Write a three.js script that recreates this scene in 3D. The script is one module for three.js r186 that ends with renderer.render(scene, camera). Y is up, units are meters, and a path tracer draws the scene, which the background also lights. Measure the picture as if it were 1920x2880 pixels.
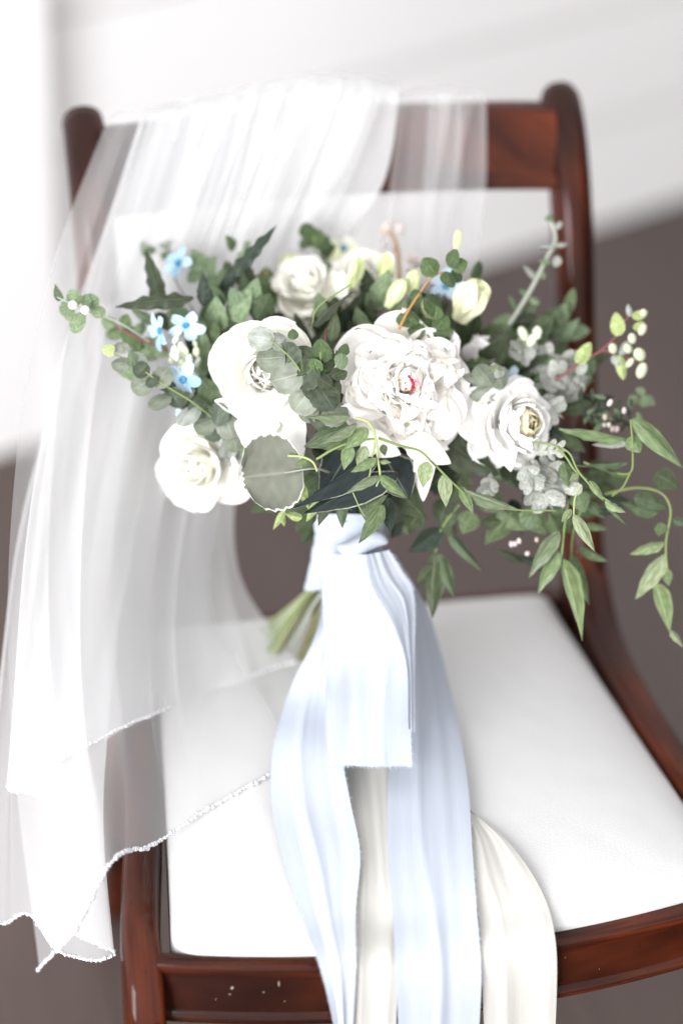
import * as THREE from 'three';
import { mergeGeometries } from 'three/addons/utils/BufferGeometryUtils.js';
import { ImprovedNoise } from 'three/addons/math/ImprovedNoise.js';
import { RectAreaLightUniformsLib } from 'three/addons/lights/RectAreaLightUniformsLib.js';

// ---------------------------------------------------------------- camera, light, exposure
const V = (x, y, z) => new THREE.Vector3(x, y, z);
const scene = new THREE.Scene();
const renderer = new THREE.WebGLRenderer({ antialias: true });
renderer.toneMapping = THREE.LinearToneMapping;
renderer.toneMappingExposure = 1.5;
renderer.shadowMap.enabled = true;
RectAreaLightUniformsLib.init();

const EYE = V(-0.4375, 1.8114, 1.9111);
const FWD = V(0.1842876, -0.53233545, -0.82623062).normalize();
const RIGHT = V(0.97909721, 0.02582178, 0.2017471).normalize();
const UP = new THREE.Vector3().crossVectors(RIGHT, FWD).normalize();
const camera = new THREE.PerspectiveCamera(24, 682 / 1024, 0.05, 30);
camera.position.copy(EYE);
camera.up.copy(UP);
camera.lookAt(EYE.clone().add(FWD));
camera.focus = 2.025;
camera.userData.fStop = 1.25;
scene.add(camera);

scene.background = new THREE.Color(0.92, 0.92, 0.935);        // even ambient light in place of the unseen room around the chair

// an unseen window left of the camera, placed to light the chair and flowers: glowing panes behind a sash frame, and an area light of the same size before it
const WINDOW = { at: V(-1.85, 1.35, 2.45), aim: V(0.0, 0.7, 0.1), w: 1.5, h: 1.9, glow: 4.0, power: 9.5 };
function buildWindow() {
  const g = new THREE.Group(); g.name = 'unseen_window';
  g.position.copy(WINDOW.at); g.lookAt(WINDOW.aim); scene.add(g);
  g.userData = { label: 'bright window out of view on the left, placed to light the chair and flowers', category: 'window' };
  const white = new THREE.MeshStandardMaterial({ color: 0xe9e7e2, roughness: 0.5 });
  const glow = new THREE.MeshStandardMaterial({ color: 0x101010, emissive: 0xfbfcff, emissiveIntensity: WINDOW.glow, roughness: 0.4 });
  const { w, h } = WINDOW, bw = 0.06;
  const bar = (name, x, y, sx, sy, z = 0) => { const m = new THREE.Mesh(new THREE.BoxGeometry(sx, sy, 0.05), white); m.name = name; m.position.set(x, y, z); g.add(m); };
  for (const s of [-1, 1]) { bar('frame', s * (w / 2 + bw / 2), 0, bw, h + 2 * bw); bar('frame', 0, s * (h / 2 + bw / 2), w, bw); }
  const pane = new THREE.Mesh(new THREE.BoxGeometry(w, h, 0.01), glow); pane.name = 'pane'; pane.position.z = -0.012; g.add(pane);
  const light = new THREE.RectAreaLight(0xfbfcff, WINDOW.power, w, h);
  light.name = 'unseen_window_light';
  const dir = WINDOW.aim.clone().sub(WINDOW.at).normalize();
  light.position.copy(WINDOW.at).addScaledVector(dir, 0.03); light.lookAt(WINDOW.aim); scene.add(light);
}
buildWindow();

// ---------------------------------------------------------------- helpers
let seed = 7;
const rnd = () => { seed = (seed + 0x6d2b79f5) | 0; let t = Math.imul(seed ^ (seed >>> 15), 1 | seed); t = (t + Math.imul(t ^ (t >>> 7), 61 | t)) ^ t; return ((t ^ (t >>> 14)) >>> 0) / 4294967296; };
const rr = (a, b) => a + (b - a) * rnd();
const noise = new ImprovedNoise();
const N = (x, y = 0, z = 0) => noise.noise(x, y, z);
const D2R = Math.PI / 180, lerp = THREE.MathUtils.lerp, clamp = THREE.MathUtils.clamp, smooth = THREE.MathUtils.smoothstep;

// reading places off the photograph (1920 x 2880): the point that lies `d` metres from the camera along its axis, or on a plane
const K = 1440 / Math.tan(12 * D2R);
const ray = (x, y) => FWD.clone().addScaledVector(RIGHT, (x - 960) / K).addScaledVector(UP, (1440 - y) / K);
const P = (x, y, d) => EYE.clone().addScaledVector(ray(x, y), d);
const mm = (px, d = 2.05) => (px * d) / K;                    // photo pixels to metres at that distance
const cam = (a, b, c) => new THREE.Vector3().addScaledVector(RIGHT, a).addScaledVector(UP, b).addScaledVector(FWD, -c).normalize();

function tag(o, label, category, extra = {}) { o.userData = { label, category, ...extra }; return o; }
function thing(name, at, label, category) { const g = new THREE.Group(); g.name = name; g.position.copy(at); scene.add(g); return tag(g, label, category); }
const counts = new Map();
function mesh(name, geometry, material, parent) {
  const m = new THREE.Mesh(geometry, material); m.name = name; m.castShadow = m.receiveShadow = true; parent.add(m); return m;
}
function group(name, parent, at) { const g = new THREE.Group(); g.name = name; if (at) g.position.copy(at); parent.add(g); return g; }

function grid(nu, nv, f, uvf) {                               // a sheet: f(u, v) -> Vector3
  const pos = [], uv = [], idx = [];
  for (let j = 0; j <= nv; j++) for (let i = 0; i <= nu; i++) {
    const u = i / nu, v = j / nv, p = f(u, v); pos.push(p.x, p.y, p.z);
    const t = uvf ? uvf(u, v, p) : [u, v]; uv.push(t[0], t[1]);
  }
  for (let j = 0; j < nv; j++) for (let i = 0; i < nu; i++) {
    const a = j * (nu + 1) + i, b = a + 1, c = a + nu + 1, d = c + 1;
    idx.push(a, b, d, a, d, c);
  }
  const g = new THREE.BufferGeometry();
  g.setAttribute('position', new THREE.Float32BufferAttribute(pos, 3));
  g.setAttribute('uv', new THREE.Float32BufferAttribute(uv, 2));
  g.setIndex(idx); g.computeVertexNormals();
  return g;
}
const spline = (pts) => new THREE.CatmullRomCurve3(pts, false, 'centripetal');
function tube(pts, r0, r1 = r0, seg = 0, rad = 7) {            // a tapered stem through points
  const c = spline(pts), n = seg || Math.max(6, pts.length * 5), fr = c.computeFrenetFrames(n, false), ps = c.getPoints(n);
  return grid(rad, n, (u, v) => {
    const k = Math.round(v * n), a = u * Math.PI * 2, r = lerp(r0, r1, v);
    return ps[k].clone().addScaledVector(fr.normals[k], Math.cos(a) * r).addScaledVector(fr.binormals[k], Math.sin(a) * r);
  });
}
function dataTex(w, h, f, srgb = true) {                      // f(u, v) -> [r, g, b] 0..255
  const d = new Uint8Array(w * h * 4);
  for (let y = 0; y < h; y++) for (let x = 0; x < w; x++) {
    const c = f(x / w, y / h), o = (y * w + x) * 4;
    d[o] = clamp(c[0], 0, 255); d[o + 1] = clamp(c[1], 0, 255); d[o + 2] = clamp(c[2], 0, 255); d[o + 3] = 255;
  }
  const t = new THREE.DataTexture(d, w, h, THREE.RGBAFormat);
  t.wrapS = t.wrapT = THREE.RepeatWrapping; t.magFilter = THREE.LinearFilter; t.minFilter = THREE.LinearMipmapLinearFilter; t.generateMipmaps = true;
  if (srgb) t.colorSpace = THREE.SRGBColorSpace;
  t.needsUpdate = true; return t;
}
const mix3 = (a, b, t) => [lerp(a[0], b[0], t), lerp(a[1], b[1], t), lerp(a[2], b[2], t)];

// ---------------------------------------------------------------- materials
const woodTex = dataTex(256, 1024, (u, v) => {
  const g = N(u * 22 + 2 * N(u * 3, v * 2.2, 4), v * 5, 1), f = N(u * 90, v * 16, 9), big = N(u * 3.1, v * 2.6, 20), pore = N(u * 150, v * 30, 31);
  let c = mix3([46, 17, 8], [100, 44, 21], clamp(0.45 + g * 0.7 + f * 0.25, 0, 1));
  c = mix3(c, [28, 13, 11], clamp(big * 1.5 + 0.1, 0, 0.75));
  return pore > 0.5 ? mix3(c, [30, 12, 9], 0.4) : c;
});
const wood = new THREE.MeshPhysicalMaterial({ map: woodTex, roughness: 0.5, specularIntensity: 0.05, clearcoat: 0.4, clearcoatRoughness: 0.1 });
const weave = dataTex(128, 128, (u, v) => { const a = Math.sin(u * Math.PI * 64) * Math.sin(v * Math.PI * 64) * 40 + N(u * 40, v * 40, 3) * 40; return [128 + a, 128 + a, 128 + a]; }, false);
weave.repeat.set(9, 9);
const cushionMat = new THREE.MeshPhysicalMaterial({ color: 0xcbcac9, roughness: 0.95, bumpMap: weave, bumpScale: 0.0008, sheen: 0.3, sheenRoughness: 0.6 });
const petalMat = (hex, through = 0.18) => new THREE.MeshPhysicalMaterial({ color: hex, roughness: 1, transmission: through, thickness: 0, side: THREE.DoubleSide, specularIntensity: 0.25 });
const M = {
  peony: [petalMat(0xfdfaf5, 0.28), petalMat(0xfcf7ef, 0.28), petalMat(0xfefbf8, 0.28)],
  peonyHeart: [petalMat(0xfbf0e0), petalMat(0xfcf4ea)],
  rose: [petalMat(0xfdfcf5), petalMat(0xfcfaf0), petalMat(0xfefdf8)],
  roseHeart: [petalMat(0xf9f5e2), petalMat(0xfaf6e8)],
  ranunculus: [petalMat(0xfdfcfa), petalMat(0xfcfaf6)],
  ranunculusHeart: [petalMat(0xe9dfbd), petalMat(0xded9ac), petalMat(0xefe6d0)],
  bud: [petalMat(0xe9edc4), petalMat(0xdfe8b4)], lisianthus: [petalMat(0xf1f2d2), petalMat(0xecefc6)],
  tweedia: [petalMat(0xacc9db), petalMat(0xbad3e2), petalMat(0x9bbdd4)], tweediaPale: [petalMat(0xc6d9e6), petalMat(0xbad2e4)],
  tweediaHeart: new THREE.MeshStandardMaterial({ color: 0x2f86b4, roughness: 0.7 }),
  stigma: new THREE.MeshStandardMaterial({ color: 0xa31c3c, roughness: 0.6 }), stigmaPink: petalMat(0xe79ab0),
  wax: [petalMat(0xe6d4d4), petalMat(0xe8ddd2), petalMat(0xd8c6b8)],
  pod: petalMat(0xccd3b6, 0.25),
  stock: [petalMat(0xe6ecd0), petalMat(0xf2f4ea)],
};
function leafMat(base, vein, o = {}) {
  const { plain = 0, blotch = 0, blotchTo = [220, 222, 218], edge, rough = 0.9, coat = 0.18, through = 0.22, sd = 0 } = o;
  const map = dataTex(96, 192, (u, v) => {
    const x = Math.abs(u - 0.5) * 2, side = Math.abs(((v * 7 - x * 1.6 + 40) % 1) - 0.5);
    let c = mix3(base, [base[0] * 0.8, base[1] * 0.82, base[2] * 0.8], clamp(0.5 + N(u * 7 + sd, v * 9, 2) * (plain ? 0.4 : 1.3), 0, 1));
    c = [c[0] * 1.1 + 4, c[1] * 1.1 + 4, c[2] * 1.12 + 4];
    c = mix3(c, vein, smooth(0.055 - x, 0, 0.04) * 0.75);
    c = mix3(c, vein, smooth(0.07 - side, 0, 0.05) * (plain ? 0.06 : 0.14) * (1 - x * 0.6));
    if (blotch) c = mix3(c, blotchTo, clamp((N(u * 3 + sd, v * 3, 7) + N(u * 11, v * 7, sd) * 0.3) * 1.1 + 0.35, 0, 1) * blotch);
    if (edge) c = mix3(c, edge, smooth(x + N(v * 24, 0, 5) * 0.05, 0.92, 0.97));
    return c;
  });
  const bump = dataTex(96, 192, (u, v) => {
    const x = Math.abs(u - 0.5) * 2, side = Math.abs(((v * 7 - x * 1.6 + 40) % 1) - 0.5), h = 170 - 120 * smooth(0.08 - x, 0, 0.08) - (plain ? 0 : 60) * smooth(0.1 - side, 0, 0.1) + N(u * 20, v * 30, 1) * (plain ? 10 : 30);
    return [h, h, h];
  }, false);
  return new THREE.MeshPhysicalMaterial({ map, bumpMap: bump, bumpScale: 0.0006, roughness: rough, clearcoat: coat, clearcoatRoughness: 0.36, transmission: through, thickness: 0, side: THREE.DoubleSide, specularIntensity: 0.5 });
}
const L = {
  euca: [leafMat([124, 128, 112], [166, 168, 154], { plain: 1, blotch: 0.5, blotchTo: [186, 192, 186], sd: 1 }), leafMat([138, 142, 130], [176, 178, 166], { plain: 1, blotch: 0.6, blotchTo: [200, 204, 200], sd: 5 }), leafMat([104, 110, 92], [150, 156, 138], { plain: 1, blotch: 0.35, blotchTo: [170, 178, 168], sd: 9 })],
  eucaDark: [leafMat([62, 70, 54], [106, 116, 96], { blotch: 0.18, blotchTo: [130, 142, 130], sd: 3 }), leafMat([76, 84, 70], [118, 126, 108], { blotch: 0.3, blotchTo: [150, 160, 150], sd: 8 })],
  box: [leafMat([66, 84, 48], [112, 128, 84], { coat: 0.35, sd: 2 }), leafMat([80, 98, 58], [124, 140, 96], { coat: 0.3, sd: 4 }), leafMat([56, 76, 42], [104, 122, 80], { coat: 0.4, sd: 6 })],
  jasmine: [leafMat([118, 134, 86], [164, 176, 132], { coat: 0.5, through: 0.3, sd: 1 }), leafMat([106, 124, 80], [154, 168, 124], { coat: 0.5, through: 0.3, sd: 3 }), leafMat([130, 144, 98], [176, 186, 144], { coat: 0.5, through: 0.3, sd: 7 }), leafMat([104, 116, 84], [156, 164, 128], { coat: 0.5, through: 0.3, sd: 11 }), leafMat([140, 150, 112], [182, 190, 152], { coat: 0.4, through: 0.3, sd: 13 })],
  jasmineDull: [leafMat([88, 102, 68], [136, 148, 108], { sd: 2 }), leafMat([76, 90, 62], [122, 134, 98], { sd: 5 })],
  dark: [leafMat([52, 60, 40], [96, 104, 74], { coat: 0.3, sd: 1 }), leafMat([64, 74, 48], [108, 118, 84], { coat: 0.3, sd: 4 }), leafMat([40, 52, 40], [80, 94, 72], { coat: 0.3, sd: 7 })],
  ink: [leafMat([34, 42, 42], [120, 128, 112], { coat: 0.3, edge: [176, 180, 160], through: 0.05, sd: 2 })],
  silver: [leafMat([172, 172, 162], [204, 203, 195], { rough: 1, coat: 0, sd: 3 }), leafMat([148, 149, 140], [186, 187, 178], { rough: 1, coat: 0, sd: 6 })],
  senecio: [leafMat([112, 113, 100], [140, 140, 128], { plain: 1, rough: 1, coat: 0, through: 0.12, edge: [246, 246, 244], sd: 4 })],
  sage: [leafMat([122, 138, 104], [162, 174, 140], { rough: 1, coat: 0.05, sd: 2 }), leafMat([108, 124, 94], [148, 160, 130], { rough: 1, coat: 0.05, sd: 8 })],
  lime: [leafMat([176, 190, 124], [206, 214, 164], { through: 0.35, sd: 5 })],
  blush: [leafMat([196, 182, 160], [214, 202, 182], { rough: 1, coat: 0, sd: 5 })],
};
const stemMat = {
  green: new THREE.MeshStandardMaterial({ color: 0x74844e, roughness: 0.75 }), pale: new THREE.MeshStandardMaterial({ color: 0x9aa670, roughness: 0.75 }),
  brown: new THREE.MeshStandardMaterial({ color: 0xa97f45, roughness: 0.8 }), red: new THREE.MeshStandardMaterial({ color: 0x7d4548, roughness: 0.7 }),
  plum: new THREE.MeshStandardMaterial({ color: 0x4d2a34, roughness: 0.7 }), cut: new THREE.MeshStandardMaterial({ color: 0x9aa277, roughness: 0.8 }), brownGreen: new THREE.MeshStandardMaterial({ color: 0x6c6a48, roughness: 0.85 }),
  grey: new THREE.MeshStandardMaterial({ color: 0x9fa596, roughness: 0.9 }),
};

// ---------------------------------------------------------------- setting
const floorTex = dataTex(512, 512, (u, v) => {
  const plank = Math.floor(u * 8), t = N(plank * 7.3, 0.5, 3) * 0.5 + 0.5, g = N(u * 130, v * 9, plank) * 0.5 + N(u * 40, v * 3, 5) * 0.4;
  const c = mix3([58, 45, 41], [80, 64, 58], clamp(t * 0.6 + 0.2 + g * 0.5, 0, 1));
  return (u * 8) % 1 < 0.03 ? mix3(c, [44, 34, 31], 0.6) : c;
});
floorTex.repeat.set(1, 1);
const floorGeo = grid(1, 1, (u, v) => V(-5 + 10 * u, 0, 4 - 9 * v), (u, v) => [u * 10, v * 6]);
const floor = mesh('floor', floorGeo, new THREE.MeshPhysicalMaterial({ map: floorTex, roughness: 0.55, clearcoat: 0.12, clearcoatRoughness: 0.4 }), scene);
floor.userData = { kind: 'structure', label: 'dark brown wooden floor behind and beneath the chair', category: 'floor' };

const WALL_D = V(0.9063, 0, -0.4226), WALL_N = V(0.4226, 0, 0.9063), WALL_O = V(-0.2618, 0, -1.2367);
const wallMat = new THREE.MeshStandardMaterial({ color: 0xefedec, roughness: 0.8, bumpMap: dataTex(128, 128, (u, v) => { const a = 128 + N(u * 16, v * 16, 2) * 60; return [a, a, a]; }, false), bumpScale: 0.001 });
{
  const wall = new THREE.Group(); wall.name = 'wall'; wall.position.copy(WALL_O); wall.rotation.y = Math.atan2(0.4226, 0.9063); scene.add(wall);
  wall.userData = { kind: 'structure', label: 'white painted board wall rising behind the chair', category: 'wall' };
  const back = mesh('wall_panel', new THREE.BoxGeometry(7, 3, 0.1), wallMat, wall); back.position.set(0.6, 1.5, -0.075);
  const bg = new THREE.BoxGeometry(7, 0.194, 0.02);
  for (let k = 0; k < 15; k++) { const b = mesh('board', bg, wallMat, wall); b.position.set(0.6, 0.1 + k * 0.2, -0.0125 + (k % 3) * 0.0012); }
  // pilaster at the left edge of the picture
  const pil = new THREE.Group(); pil.name = 'pilaster'; scene.add(pil);
  tag(pil, 'white square pilaster on the wall at the left edge of the picture', 'pilaster', { kind: 'structure' });
  const edge = ray(150, 500), t = WALL_O.clone().addScaledVector(WALL_N, 0.09).sub(EYE).dot(WALL_N) / edge.dot(WALL_N), at = EYE.clone().addScaledVector(edge, t);
  pil.position.copy(at).addScaledVector(WALL_N, -0.09); pil.position.y = 0; pil.rotation.y = wall.rotation.y;
  const shaft = mesh('shaft', new THREE.BoxGeometry(0.3, 3, 0.1), wallMat, pil); shaft.position.set(-0.15, 1.5, 0.04);
}

{ // unseen dark block, placed to keep light off the right-hand sides of the chair
  const c = thing('unseen_blocker', V(1.3, 0, 0.7), 'dark block out of view, placed to shade the right side of the chair', 'unseen_blocker');
  const m = new THREE.MeshStandardMaterial({ color: 0x33211b, roughness: 0.6 });
  const w = mesh('blocker_body', new THREE.BoxGeometry(0.4, 1.6, 2.2), m, c); w.position.set(0.2, 0.8, 0);
  for (let k = 0; k < 4; k++) { const b = mesh('blocker_front', new THREE.BoxGeometry(0.02, 1.4, 0.5), m, c); b.position.set(-0.012, 0.82, -0.81 + k * 0.54); }
}
// ---------------------------------------------------------------- chair
const chair = thing('chair', V(0, 0, 0.2), 'dark mahogany chair with curved side frames and a white drop-in seat', 'chair');
const CH = V(0, 0, 0.2);
// a rounded bar swept along a path that lies near the y-z plane; size(v) -> [half width in x, half depth across the path]
function sideBar(pts, size, n = 60, rad = 20, power = 3) {
  const c = spline(pts);
  return grid(rad, n, (u, v) => {
    const p = c.getPointAt(v), t = c.getTangentAt(v), X = V(1, 0, 0), Nn = new THREE.Vector3().crossVectors(t, X).normalize(), B = new THREE.Vector3().crossVectors(Nn, t).normalize();
    const [a, b, cap = 1] = size(v), w = u * Math.PI * 2, cw = Math.cos(w), sw = Math.sin(w);
    const x = Math.sign(cw) * Math.pow(Math.abs(cw), 2 / power) * a * cap, y = Math.sign(sw) * Math.pow(Math.abs(sw), 2 / power) * b * cap;
    return p.addScaledVector(B, x).addScaledVector(Nn, y).sub(CH);
  }, (u, v) => [u * 0.55, v * 1.6]);
}
const dome = (v, e = 0.02) => (v < e ? Math.sqrt(Math.max(0, 1 - (1 - v / e) ** 2)) : v > 1 - e ? Math.sqrt(Math.max(0, 1 - (1 - (1 - v) / e) ** 2)) : 1);
for (const s of [-1, 1]) {
  const X = (x) => s * x;
  const post = [V(X(0.229), 0.920, -0.186), V(X(0.229), 0.913, -0.164), V(X(0.229), 0.886, -0.138), V(X(0.2285), 0.83, -0.104), V(X(0.2275), 0.72, -0.06), V(X(0.2275), 0.61, -0.018), V(X(0.228), 0.53, 0.018), V(X(0.229), 0.478, 0.062)];
  mesh('back_post', sideBar(post, (v) => [0.0195, lerp(0.021, 0.023, v), dome(v, s < 0 ? 0.016 : 0.03)], 60, 22, 2.3), wood, chair);
  const frame = [V(X(0.229), 0.5, 0.04), V(X(0.23), 0.468, 0.085), V(X(0.233), 0.45, 0.16), V(X(0.243), 0.446, 0.28), V(X(0.258), 0.448, 0.38), V(X(0.2645), 0.4475, 0.425), V(X(0.2665), 0.441, 0.452), V(X(0.2675), 0.42, 0.469), V(X(0.268), 0.38, 0.475), V(X(0.268), 0.3, 0.478), V(X(0.268), 0.15, 0.495), V(X(0.268), 0.0, 0.53)];
  mesh('side_frame', sideBar(frame, (v) => [0.0168, lerp(0.026, 0.016, smooth(v, 0.55, 1))], 140, 20, 4), wood, chair);
  const rear = [V(X(0.227), 0.5, 0.03), V(X(0.226), 0.42, 0.02), V(X(0.224), 0.25, -0.03), V(X(0.222), 0, -0.13)];
  mesh('back_leg', sideBar(rear, (v) => [0.017, lerp(0.022, 0.017, v)], 30, 16, 4), wood, chair);
}
// crest rail between the posts: a tall board, bowed backwards, with a bead along its lower edge
{
  const prof = []; const h0 = 0.854, h1 = 0.922;
  const y2z = (y) => lerp(-0.118, -0.15, (y - h0) / (h1 - h0));
  const ring = [[h0, 0.012], [h0 + 0.002, 0.015], [h0 + 0.012, 0.016], [h0 + 0.0145, 0.0115], [h0 + 0.018, 0.0125], [h1 - 0.008, 0.0125], [h1 - 0.002, 0.009], [h1, 0.003]];
  for (const [y, t] of ring) prof.push([y, t]); for (const [y] of ring.slice().reverse()) prof.push([y, -0.011]);
  prof.push(prof[0]);
  const g = grid(prof.length - 1, 30, (u, v) => {
    const [y, t] = prof[Math.round(u * (prof.length - 1))], x = lerp(-0.216, 0.216, v), bow = -0.018 * (1 - (x / 0.216) ** 2);
    return V(x, y, y2z(y) + t + bow).sub(CH);
  }, (u, v) => [v * 0.25 + u * 0.5, v * 0.9]);
  const c = g.toNonIndexed(); c.computeVertexNormals();
  mesh('crest_rail', g, wood, chair);
}
const frontZ = (x) => 0.452 + 0.034 * (1 - (x / 0.25) ** 2);
{ // bowed front rail with a thumbnail edge above and a bead below
  const ring = [[0.462, -0.012], [0.464, 0.001], [0.461, 0.004], [0.455, 0.0045], [0.452, 0.002], [0.449, 0.0035], [0.415, 0.004], [0.4125, 0.001], [0.411, 0.0055], [0.407, 0.007], [0.403, 0.0055], [0.402, 0.001], [0.399, 0.0015], [0.398, -0.02]];
  const g = grid(ring.length - 1, 40, (u, v) => { const [y, o] = ring[Math.round(u * (ring.length - 1))], x = lerp(-0.2555, 0.2555, v); return V(x, y, frontZ(x) + 0.012 + o).sub(CH); }, (u, v) => [u * 0.45, v * 1.0]);
  const rail = mesh('front_rail', g, wood, chair), fleckMat = new THREE.MeshStandardMaterial({ color: 0xa89c8c, roughness: 0.8 });
  for (const [x, y, a, b] of [[-0.197, 0.441, 2, 2.2], [-0.199, 0.434, 1, 1.3], [-0.16, 0.446, 0.8, 5], [-0.172, 0.437, 1.2, 0.8], [-0.155, 0.427, 0.9, 0.7], [0.07, 0.447, 1, 1], [0.078, 0.446, 0.8, 0.7], [0.11, 0.425, 0.7, 0.6], [-0.21, 0.428, 0.6, 1]]) {
    const f = mesh('paint_fleck', new THREE.SphereGeometry(0.001, 7, 5), fleckMat, rail); f.scale.set(a * 0.6, b * 0.6, 0.3); f.position.set(x, y, frontZ(x) + 0.0157).sub(CH);
  }
  const back = mesh('back_rail', new THREE.BoxGeometry(0.43, 0.05, 0.022), wood, chair); back.position.set(0, 0.432, -0.006).sub(CH);
}
// cushion: a crowned drop-in seat
const sideX = (z) => 0.1995 + 0.045 * clamp(z / 0.46, 0, 1) ** 1.25;
const seatTop = (x, z) => {
  const u = Math.abs(x) / sideX(z), w = clamp(z, 0, 0.49) / frontZ(x);
  const ex = 1 - Math.pow(u, 6), ez = 1 - Math.pow(Math.abs(w * 2 - 1), 7);
  return 0.462 + 0.016 * Math.sqrt(Math.max(0, ex * ez)) + 0.016 * (1 - u * u) * (1 - (w * 2 - 1) ** 2);
};
{
  const n = 64, flat = (s) => Math.sin(s * Math.PI / 2);
  const top = grid(n, n, (a, b) => {
    let u = a * 2 - 1, w = b * 2 - 1; u = Math.sign(u) * (1 - (1 - Math.abs(u)) ** 1.6); w = Math.sign(w) * (1 - (1 - Math.abs(w)) ** 1.6);
    const rc = 0.10, cx = Math.max(0, Math.abs(u) - (1 - rc)) / rc, cz = Math.max(0, Math.abs(w) - (1 - rc)) / rc, q = cx > 0 && cz > 0 ? Math.max(cx, cz) / Math.hypot(cx, cz) : 1;
    const uu = cx > 0 && cz > 0 ? Math.sign(u) * (1 - rc + rc * cx * q) : u, ww = cx > 0 && cz > 0 ? Math.sign(w) * (1 - rc + rc * cz * q) : w;
    let z = (ww + 1) / 2 * 0.462, x = uu * sideX(z); z = (ww + 1) / 2 * frontZ(x);
    x = uu * sideX(z);
    const e = Math.max(Math.abs(u), Math.abs(w)), drop = e > 0.999 ? 0.035 : 0;
    return V(x, seatTop(x, z) - drop + 0.0006 * N(x * 40, z * 40, 3), z + 0.002).sub(CH);
  }, (a, b) => [a, b]);
  mesh('seat_cushion', top, cushionMat, chair);
}
const onSeat = (x, y, lift = 0.002) => { // the distance at which the seat's top lies under a photo pixel
  let d = 2.1; for (let i = 0; i < 12; i++) { const p = P(x, y, d), h = p.y - (seatTop(p.x, clamp(p.z, 0, 0.487)) + lift); d += h / 0.56; } return d;
};
const onZ = (x, y, z) => (z - EYE.z) / ray(x, y).z;

// ---------------------------------------------------------------- veil
const tulle = new THREE.MeshPhysicalMaterial({ color: 0xeeeeee, roughness: 1, transparent: true, opacity: 0.4, transmission: 0.4, thickness: 0, side: THREE.DoubleSide, specularIntensity: 0.1 });
const tulleThin = tulle.clone(); tulleThin.opacity = 0.29; const tulleMid = tulle.clone(); tulleMid.opacity = 0.42;
const veil = thing('bridal_veil', V(-0.2, 0.93, -0.1), 'sheer white tulle bridal veil with beaded hem draped over the chair back', 'veil');
const TO = V(-FWD.x, 0, -FWD.z).normalize();
const dCrest = (x) => 2.212 + ((x - 300) / 1200) * 0.074 - 0.021;
function veilSheet(strands, { pleats = 7, amp = 0.012, s = 0, top = true, nu = 90, nv = 70, name = 'tulle_layer', pin = 0, pinTop = 0.25, mat = tulleThin } = {}) {
  const cs = strands.map((st) => {
    const pts = st.map(([x, y, d]) => P(x, y, d));
    if (top) { const a = pts[0]; pts.unshift(a.clone().addScaledVector(TO, -0.045).add(V(0, -0.05, 0)), a.clone().addScaledVector(TO, -0.034).add(V(0, -0.004, 0))); }
    return spline(pts);
  });
  const g = grid(nu, nv, (u, v) => {
    const c = spline(cs.map((k) => k.getPoint(v))), p = c.getPoint(u);
    const a = amp * lerp(pinTop, 1, smooth(v, 0.1, 0.5)) * lerp(1, pin ? 1 - pin : 1, smooth(v, 0.75, 1));
    const w = u * pleats + 1.1 * N(u * 2.6 + s, v * 1.1, s * 3.7), q = (Math.sin(w * Math.PI * 2) + 0.15 * N(u * 9, v * 1.2, s + 8)) * (0.55 + 0.9 * Math.abs(N(u * 4 + s, 0.4, s)));
    p.addScaledVector(TO, a * q).addScaledVector(RIGHT, a * 0.3 * Math.cos(w * Math.PI * 2 + 0.7));
    return p;
  });
  const m = mesh(name, g.translate(-veil.position.x, -veil.position.y, -veil.position.z), mat, veil);
  return { g, nu, nv, mesh: m, row: (j) => { const out = [], a = g.attributes.position; for (let i = 0; i <= nu; i++) out.push(V().fromBufferAttribute(a, j * (nu + 1) + i)); return out; } };
}
const beadMat = new THREE.MeshPhysicalMaterial({ color: 0xdcdde0, roughness: 0.15, metalness: 0.65, clearcoat: 1 });
const beadGeo = new THREE.IcosahedronGeometry(0.0021, 1);
function beadTrim(points, parent, step = 0.0036, size = 1) {
  const c = spline(points), len = c.getLength(), n = Math.round(len / step), at = new THREE.InstancedMesh(beadGeo, beadMat, n), o = new THREE.Object3D();
  for (let i = 0; i < n; i++) {
    o.position.copy(c.getPointAt(i / n)).add(V(rr(-1, 1), rr(-1, 1), rr(-1, 1)).multiplyScalar(0.0009));
    o.scale.setScalar(rr(0.55, 1.15) * size); o.rotation.set(rr(0, 3), rr(0, 3), rr(0, 3)); o.updateMatrix(); at.setMatrixAt(i, o.matrix);
  }
  at.name = 'bead_trim'; at.userData.kind = 'stuff'; parent.add(at);
  mesh('hem_cord', tube(points, 0.0009, 0.0009, points.length * 2, 5), new THREE.MeshStandardMaterial({ color: 0xf4f4f2, roughness: 0.8 }), parent);
}
const sd = (x, y, lift = 0.004) => [x, y, onSeat(x, y, lift)];
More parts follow.
